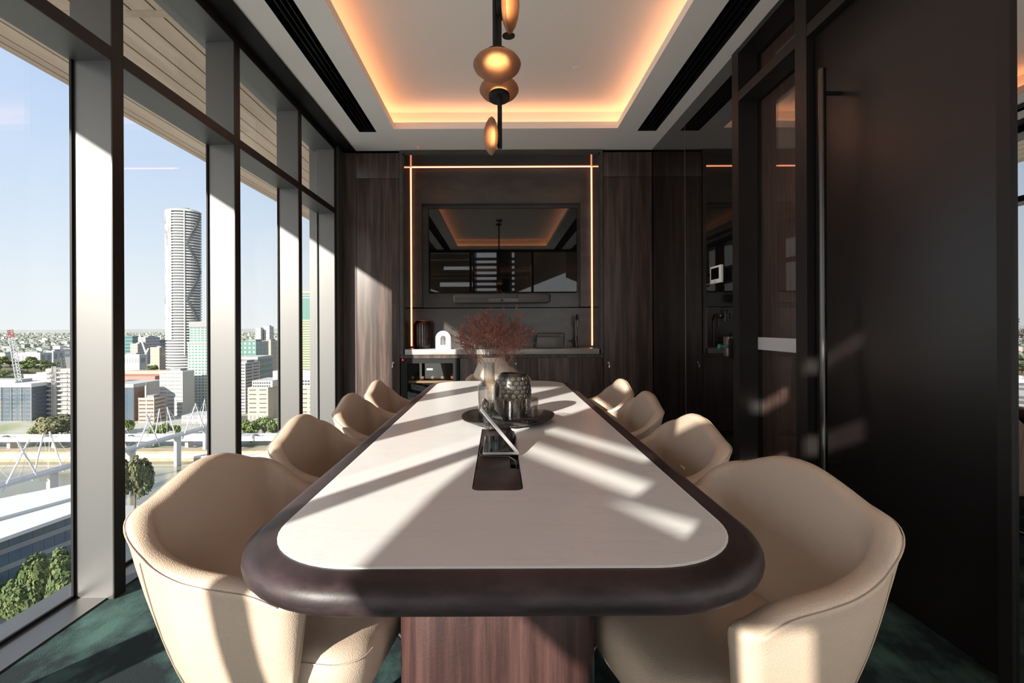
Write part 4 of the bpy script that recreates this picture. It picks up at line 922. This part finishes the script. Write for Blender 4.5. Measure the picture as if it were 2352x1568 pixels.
for fz, sgn in ((.06, 1), (.17, -1), (.27, 1), (.52, 1), (.64, -1), (.76, 1), (.90, -1)):
    q = A.lerp(B, fz)
    for s, ln in ((-2, 9*sgn), (2, -5*sgn)):
        b0 = q+nrm*s; tp_ = b0+d.normalized()*ln+nrm*s*.5+Vector((0, 0, 17))
        obj('mast', MB().tube([b0+Vector((0, 0, -2)), tp_], 0.33, 6), CM['steelw'], br, world=True)
        for e in (-.05, .05): obj('cable', MB().tube([tp_, A.lerp(B, min(max(fz+e, 0), 1))+nrm*s], .07, 3), CM['steelw'], br, world=True)
for fz in (.22, .52, .75, .92):
    q = A.lerp(B, fz); cbox('pier', 'conc', br, q.x-.8, q.x+.8, q.y-2, q.y+2, GZ-4, q.z-.5)
# --- near low building with long pale roofs
nb = thing('riverside_hall', 'low riverside hall with long white roofs and glass side', 'building', (-150, 130, GZ))
def quad(p, th): return MB().add([Vector(v) for v in p]+[Vector(v)-Vector((0, 0, th)) for v in p], [(0,1,2,3),(7,6,5,4),(0,4,5,1),(1,5,6,2),(2,6,7,3),(3,7,4,0)])
hall_z = -52
def onz(x, y, z): Y_ = (HC-z)*F/(y-750); return (px(x, Y_), Y_, z)
obj('roof', quad([onz(-260, 1190, hall_z), onz(170, 1106, hall_z), onz(170, 1136, hall_z), onz(-260, 1252, hall_z)], 1), CM['slab'], nb, world=True)
obj('roof', quad([onz(-260, 1262, hall_z-1), onz(170, 1140, hall_z-1), onz(170, 1172, hall_z-1), onz(-260, 1322, hall_z-1)], 1), CM['slab'], nb, world=True)
q0 = Vector(onz(-260, 1318, hall_z-2)); q1 = Vector(onz(170, 1171, hall_z-2))
for k in range(4):
    z0, z1 = hall_z-2-4.6*k, hall_z-2-4.6*k-3.2
    for s in range(14):
        a, b = q0.lerp(q1, s/14+.003), q0.lerp(q1, (s+1)/14-.003)
        obj('glass_bay', MB().add([(a.x, a.y, z0), (b.x, b.y, z0), (b.x, b.y+.4, z0), (a.x, a.y+.4, z0), (a.x, a.y, z1), (b.x, b.y, z1), (b.x, b.y+.4, z1), (a.x, a.y+.4, z1)], [(0,3,2,1),(4,5,6,7),(0,1,5,4),(1,2,6,5),(2,3,7,6),(3,0,4,7)]), CM['glassb'], nb, world=True)
    obj('floor_band', MB().add([(q0.x, q0.y-.6, z1), (q1.x, q1.y-.6, z1), (q1.x, q1.y+.5, z1), (q0.x, q0.y+.5, z1), (q0.x, q0.y-.6, z1-1.4), (q1.x, q1.y-.6, z1-1.4), (q1.x, q1.y+.5, z1-1.4), (q0.x, q0.y+.5, z1-1.4)], [(0,1,2,3),(7,6,5,4),(0,4,5,1),(1,5,6,2),(2,6,7,3),(3,7,4,0)]), CM['grey'], nb, world=True)
obj('rear_wall', quad([onz(-260, 1192, hall_z-1.2), onz(170, 1108, hall_z-1.2), onz(170, 1160, hall_z-1.2), onz(-260, 1300, hall_z-1.2)], 20), CM['grey'], nb, world=True)
# quay deck below the bridge, near bank
struct(obj('quay', MB().add([onz(-260, 1150, GZ+.4), onz(560, 1010+150, GZ+.4), onz(560, 1500, GZ+.4), onz(-260, 1500, GZ+.4)], [(0, 1, 2, 3)]), CM['road']), 'near bank quay and roads')
stq = obj('street', quad([onz(-200, 1560, GZ+.6), onz(60, 1395, GZ+.6), onz(165, 1362, GZ+.6), onz(165, 1420, GZ+.6)], .3), CM['road']); struct(stq, 'grey street below the trees')
# --- trees
def crown(seed, n, spread, leaf, cnt, hgt):
    r = random.Random(seed); mb = MB()
    for k in range(n):
        a = r.uniform(0, 6.28); d_ = spread*math.sqrt(r.random())*.75; c_ = Vector((d_*math.cos(a), d_*math.sin(a), hgt*(.55+.35*r.random()*(1-.5*d_/spread)))); rad = spread*r.uniform(.32, .5)
        for j in range(cnt):
            dv = Vector((r.gauss(0, 1), r.gauss(0, 1), r.gauss(.25, .9))).normalized(); p_ = c_+dv*rad*r.uniform(.7, 1.05); p_.z = max(p_.z, hgt*.25)
            u_ = dv.cross(Vector((r.uniform(-1, 1), r.uniform(-1, 1), r.uniform(-1, 1)))).normalized(); v_ = (dv*.5+u_.cross(dv)).normalized(); s = leaf*r.uniform(.6, 1.3)
            mb.add([p_-u_*s*.5, p_+v_*s*.5, p_+u_*s*.5, p_-v_*s*.5], [(0, 1, 2, 3)])
    return mb
CR = {}
for key, sd_, n, leaf, cnt in (('near', 1, 26, .75, 330), ('far', 2, 14, 1.2, 90), ('far2', 3, 12, 1.2, 90)):
    me = bpy.data.meshes.new('crown_'+key); mb = crown(sd_, n, 5.0, leaf, cnt, 10.0); me.from_pydata(mb.v, [], mb.f); CR[key] = me
tk = bpy.data.meshes.new('trunk'); mb = MB().tube([(0, 0, 0), (.1, .1, 3), (-.1, .2, 6.5)], [.45, .32, .18], 7).tube([(0, .1, 3), (1.6, .4, 6)], [.22, .1], 5).tube([(0, .1, 3.4), (-1.5, -.6, 6.4)], [.2, .1], 5); tk.from_pydata(mb.v, [], mb.f); tk.materials.append(CM['trunk'])
cmesh = {}
def tree(x, yb, Y, wpx, hpx, kind, m, label, grp=None, gz=GZ):
    k = (kind, m)
    if k not in cmesh: cmesh[k] = CR[kind].copy(); cmesh[k].materials.append(CM[m])
    s = wpx*Y/F/10; h = hpx*Y/F/10
    t = thing('tree', label, 'tree', (px(x, Y), Y, gz), 0, grp)
    o = inst('foliage', cmesh[k], t, (0, 0, 0), (0, 0, random.uniform(0, 6)), (s, s, h)); o['kind'] = 'stuff'
    inst('trunk', tk, t, (0, 0, 0), (0, 0, random.uniform(0, 6)), (s, s, h)); return t
for k, (x, Y, w_, h_) in enumerate(((112, 122, 100, 175), (60, 120, 100, 130), (20, 126, 60, 90), (165, 118, 90, 190))):
    tree(x, 0, Y, w_, h_, 'near', 'leafn', 'dark green street tree in the clump beside the white-roofed hall', 'street trees beside the hall')
for k, (x, Y, w_, h_) in enumerate(((100, 112, 50, 60), (140, 112, 50, 85))): tree(x, 0, Y, w_, h_, 'near', 'tree2', 'low yellowish shrubby tree at the street edge', 'shrubs at the street edge')
tree(308, 0, 195, 62, 135, 'near', 'tree2', 'lone grey green tree standing before the river')
tree(128, 0, 322, 72, 62, 'near', 'tree2', 'broad domed yellow green tree on the river bank')
for k, (x, Y, w_, h_) in enumerate(((355, 330, 26, 34), (378, 332, 30, 36), (400, 335, 24, 30), (575, 322, 44, 50), (606, 325, 46, 56), (630, 323, 36, 52), (560, 330, 30, 44), (655, 328, 40, 50), (705, 330, 40, 30), (293, 340, 24, 40), (88, 335, 36, 30))):
    tree(x, 0, Y, w_, h_, 'far', 'tree', 'green riverside tree before the office blocks', 'riverside trees')
for nm, x0, x1, Y, ry_, h_ in (('park_hill', -260, 168, 655, 110, 27), ('park_hill', 240, 364, 660, 60, 15)):
    a_, b_ = px(x0, Y), px(x1, Y); mb = MB().rings([[((a_+b_)/2+(b_-a_)/2*math.cos(R(e))*math.cos(2*math.pi*j/32), Y+ry_*math.cos(R(e))*math.sin(2*math.pi*j/32), GZ+h_*math.sin(R(e))-.2) for j in range(32)] for e in (0, 15, 30, 50, 70, 89)])
    struct(obj(nm, mb, CM['tree2'], None, smooth=True), 'low green hill with park trees')
def hillz(X, Y):
    z = GZ
    for x0, x1, Yc, ry_, h_ in ((-260, 168, 655, 110, 27), (240, 364, 660, 60, 15)):
        a_, b_ = px(x0, Yc), px(x1, Yc); d2 = ((X-(a_+b_)/2)/((b_-a_)/2))**2+((Y-Yc)/ry_)**2
        if d2 < 1: z = GZ+h_*math.sqrt(1-d2)-.8
    return z
r5 = random.Random(11)
for k in range(84):
    Y = r5.uniform(575, 745); x = r5.uniform(-150, 160)
    if k >= 58: Y = r5.uniform(615, 700); x = r5.uniform(268, 362)
    tree(x, 0, Y, r5.uniform(20, 30)*600/Y, r5.uniform(15, 24)*600/Y, 'far2' if k % 2 else 'far', 'tree2' if k % 3 == 0 else 'tree',
         ('olive' if k % 3 == 0 else 'dark green')+' rounded tree on the park hill '+('behind the dark glass office' if k < 58 else 'behind the red roofed hall'), 'park hill trees', hillz(px(x, Y), Y))
# --- distant suburbs: uncountable
hs = MB(); ts = MB(); r6 = random.Random(21)
hm = {k: MB() for k in ('white', 'cream', 'grey', 'tile', 'conc')}
for k in range(22000):
    x = r6.uniform(-1500, 780); Y = (780 if x > -150 else 480)*math.exp(r6.random()*2.3); X = px(x, Y)
    if r6.random() < .33:
        a, b, h_ = r6.uniform(5, 13), r6.uniform(5, 13), r6.uniform(4, 8) if r6.random() < .93 else r6.uniform(10, 24)
        hm[r6.choice(('white', 'cream', 'grey', 'grey', 'tile', 'conc'))].box(X-a, X+a, Y-b, Y+b, GZ-.3, GZ+h_)
    else:
        s = r6.uniform(5, 12); n = 6
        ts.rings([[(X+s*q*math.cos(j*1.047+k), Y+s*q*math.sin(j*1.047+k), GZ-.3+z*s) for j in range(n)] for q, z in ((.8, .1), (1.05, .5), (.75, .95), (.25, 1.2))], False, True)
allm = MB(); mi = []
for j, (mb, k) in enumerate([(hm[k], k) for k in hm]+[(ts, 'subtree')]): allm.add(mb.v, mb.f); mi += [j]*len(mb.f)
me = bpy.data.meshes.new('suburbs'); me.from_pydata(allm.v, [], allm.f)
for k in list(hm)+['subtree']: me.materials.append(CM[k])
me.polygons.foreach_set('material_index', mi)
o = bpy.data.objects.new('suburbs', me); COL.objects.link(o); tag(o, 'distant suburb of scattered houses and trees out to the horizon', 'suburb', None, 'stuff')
# cars on the elevated road
for k in range(7):
    X = px(20+95*k, 305); c_ = thing('car', 'tiny pale car driving on the elevated riverside road', 'car', (X, 303, -67.2), 0, 'cars on the elevated road')
    cbox('body', 'white' if k % 2 else 'grey', c_, X-2.1, X+2.1, 302, 303.8, -66.9, -66.2); cbox('cabin', 'glassd', c_, X-1.1, X+1.2, 302.1, 303.7, -66.2, -65.7)
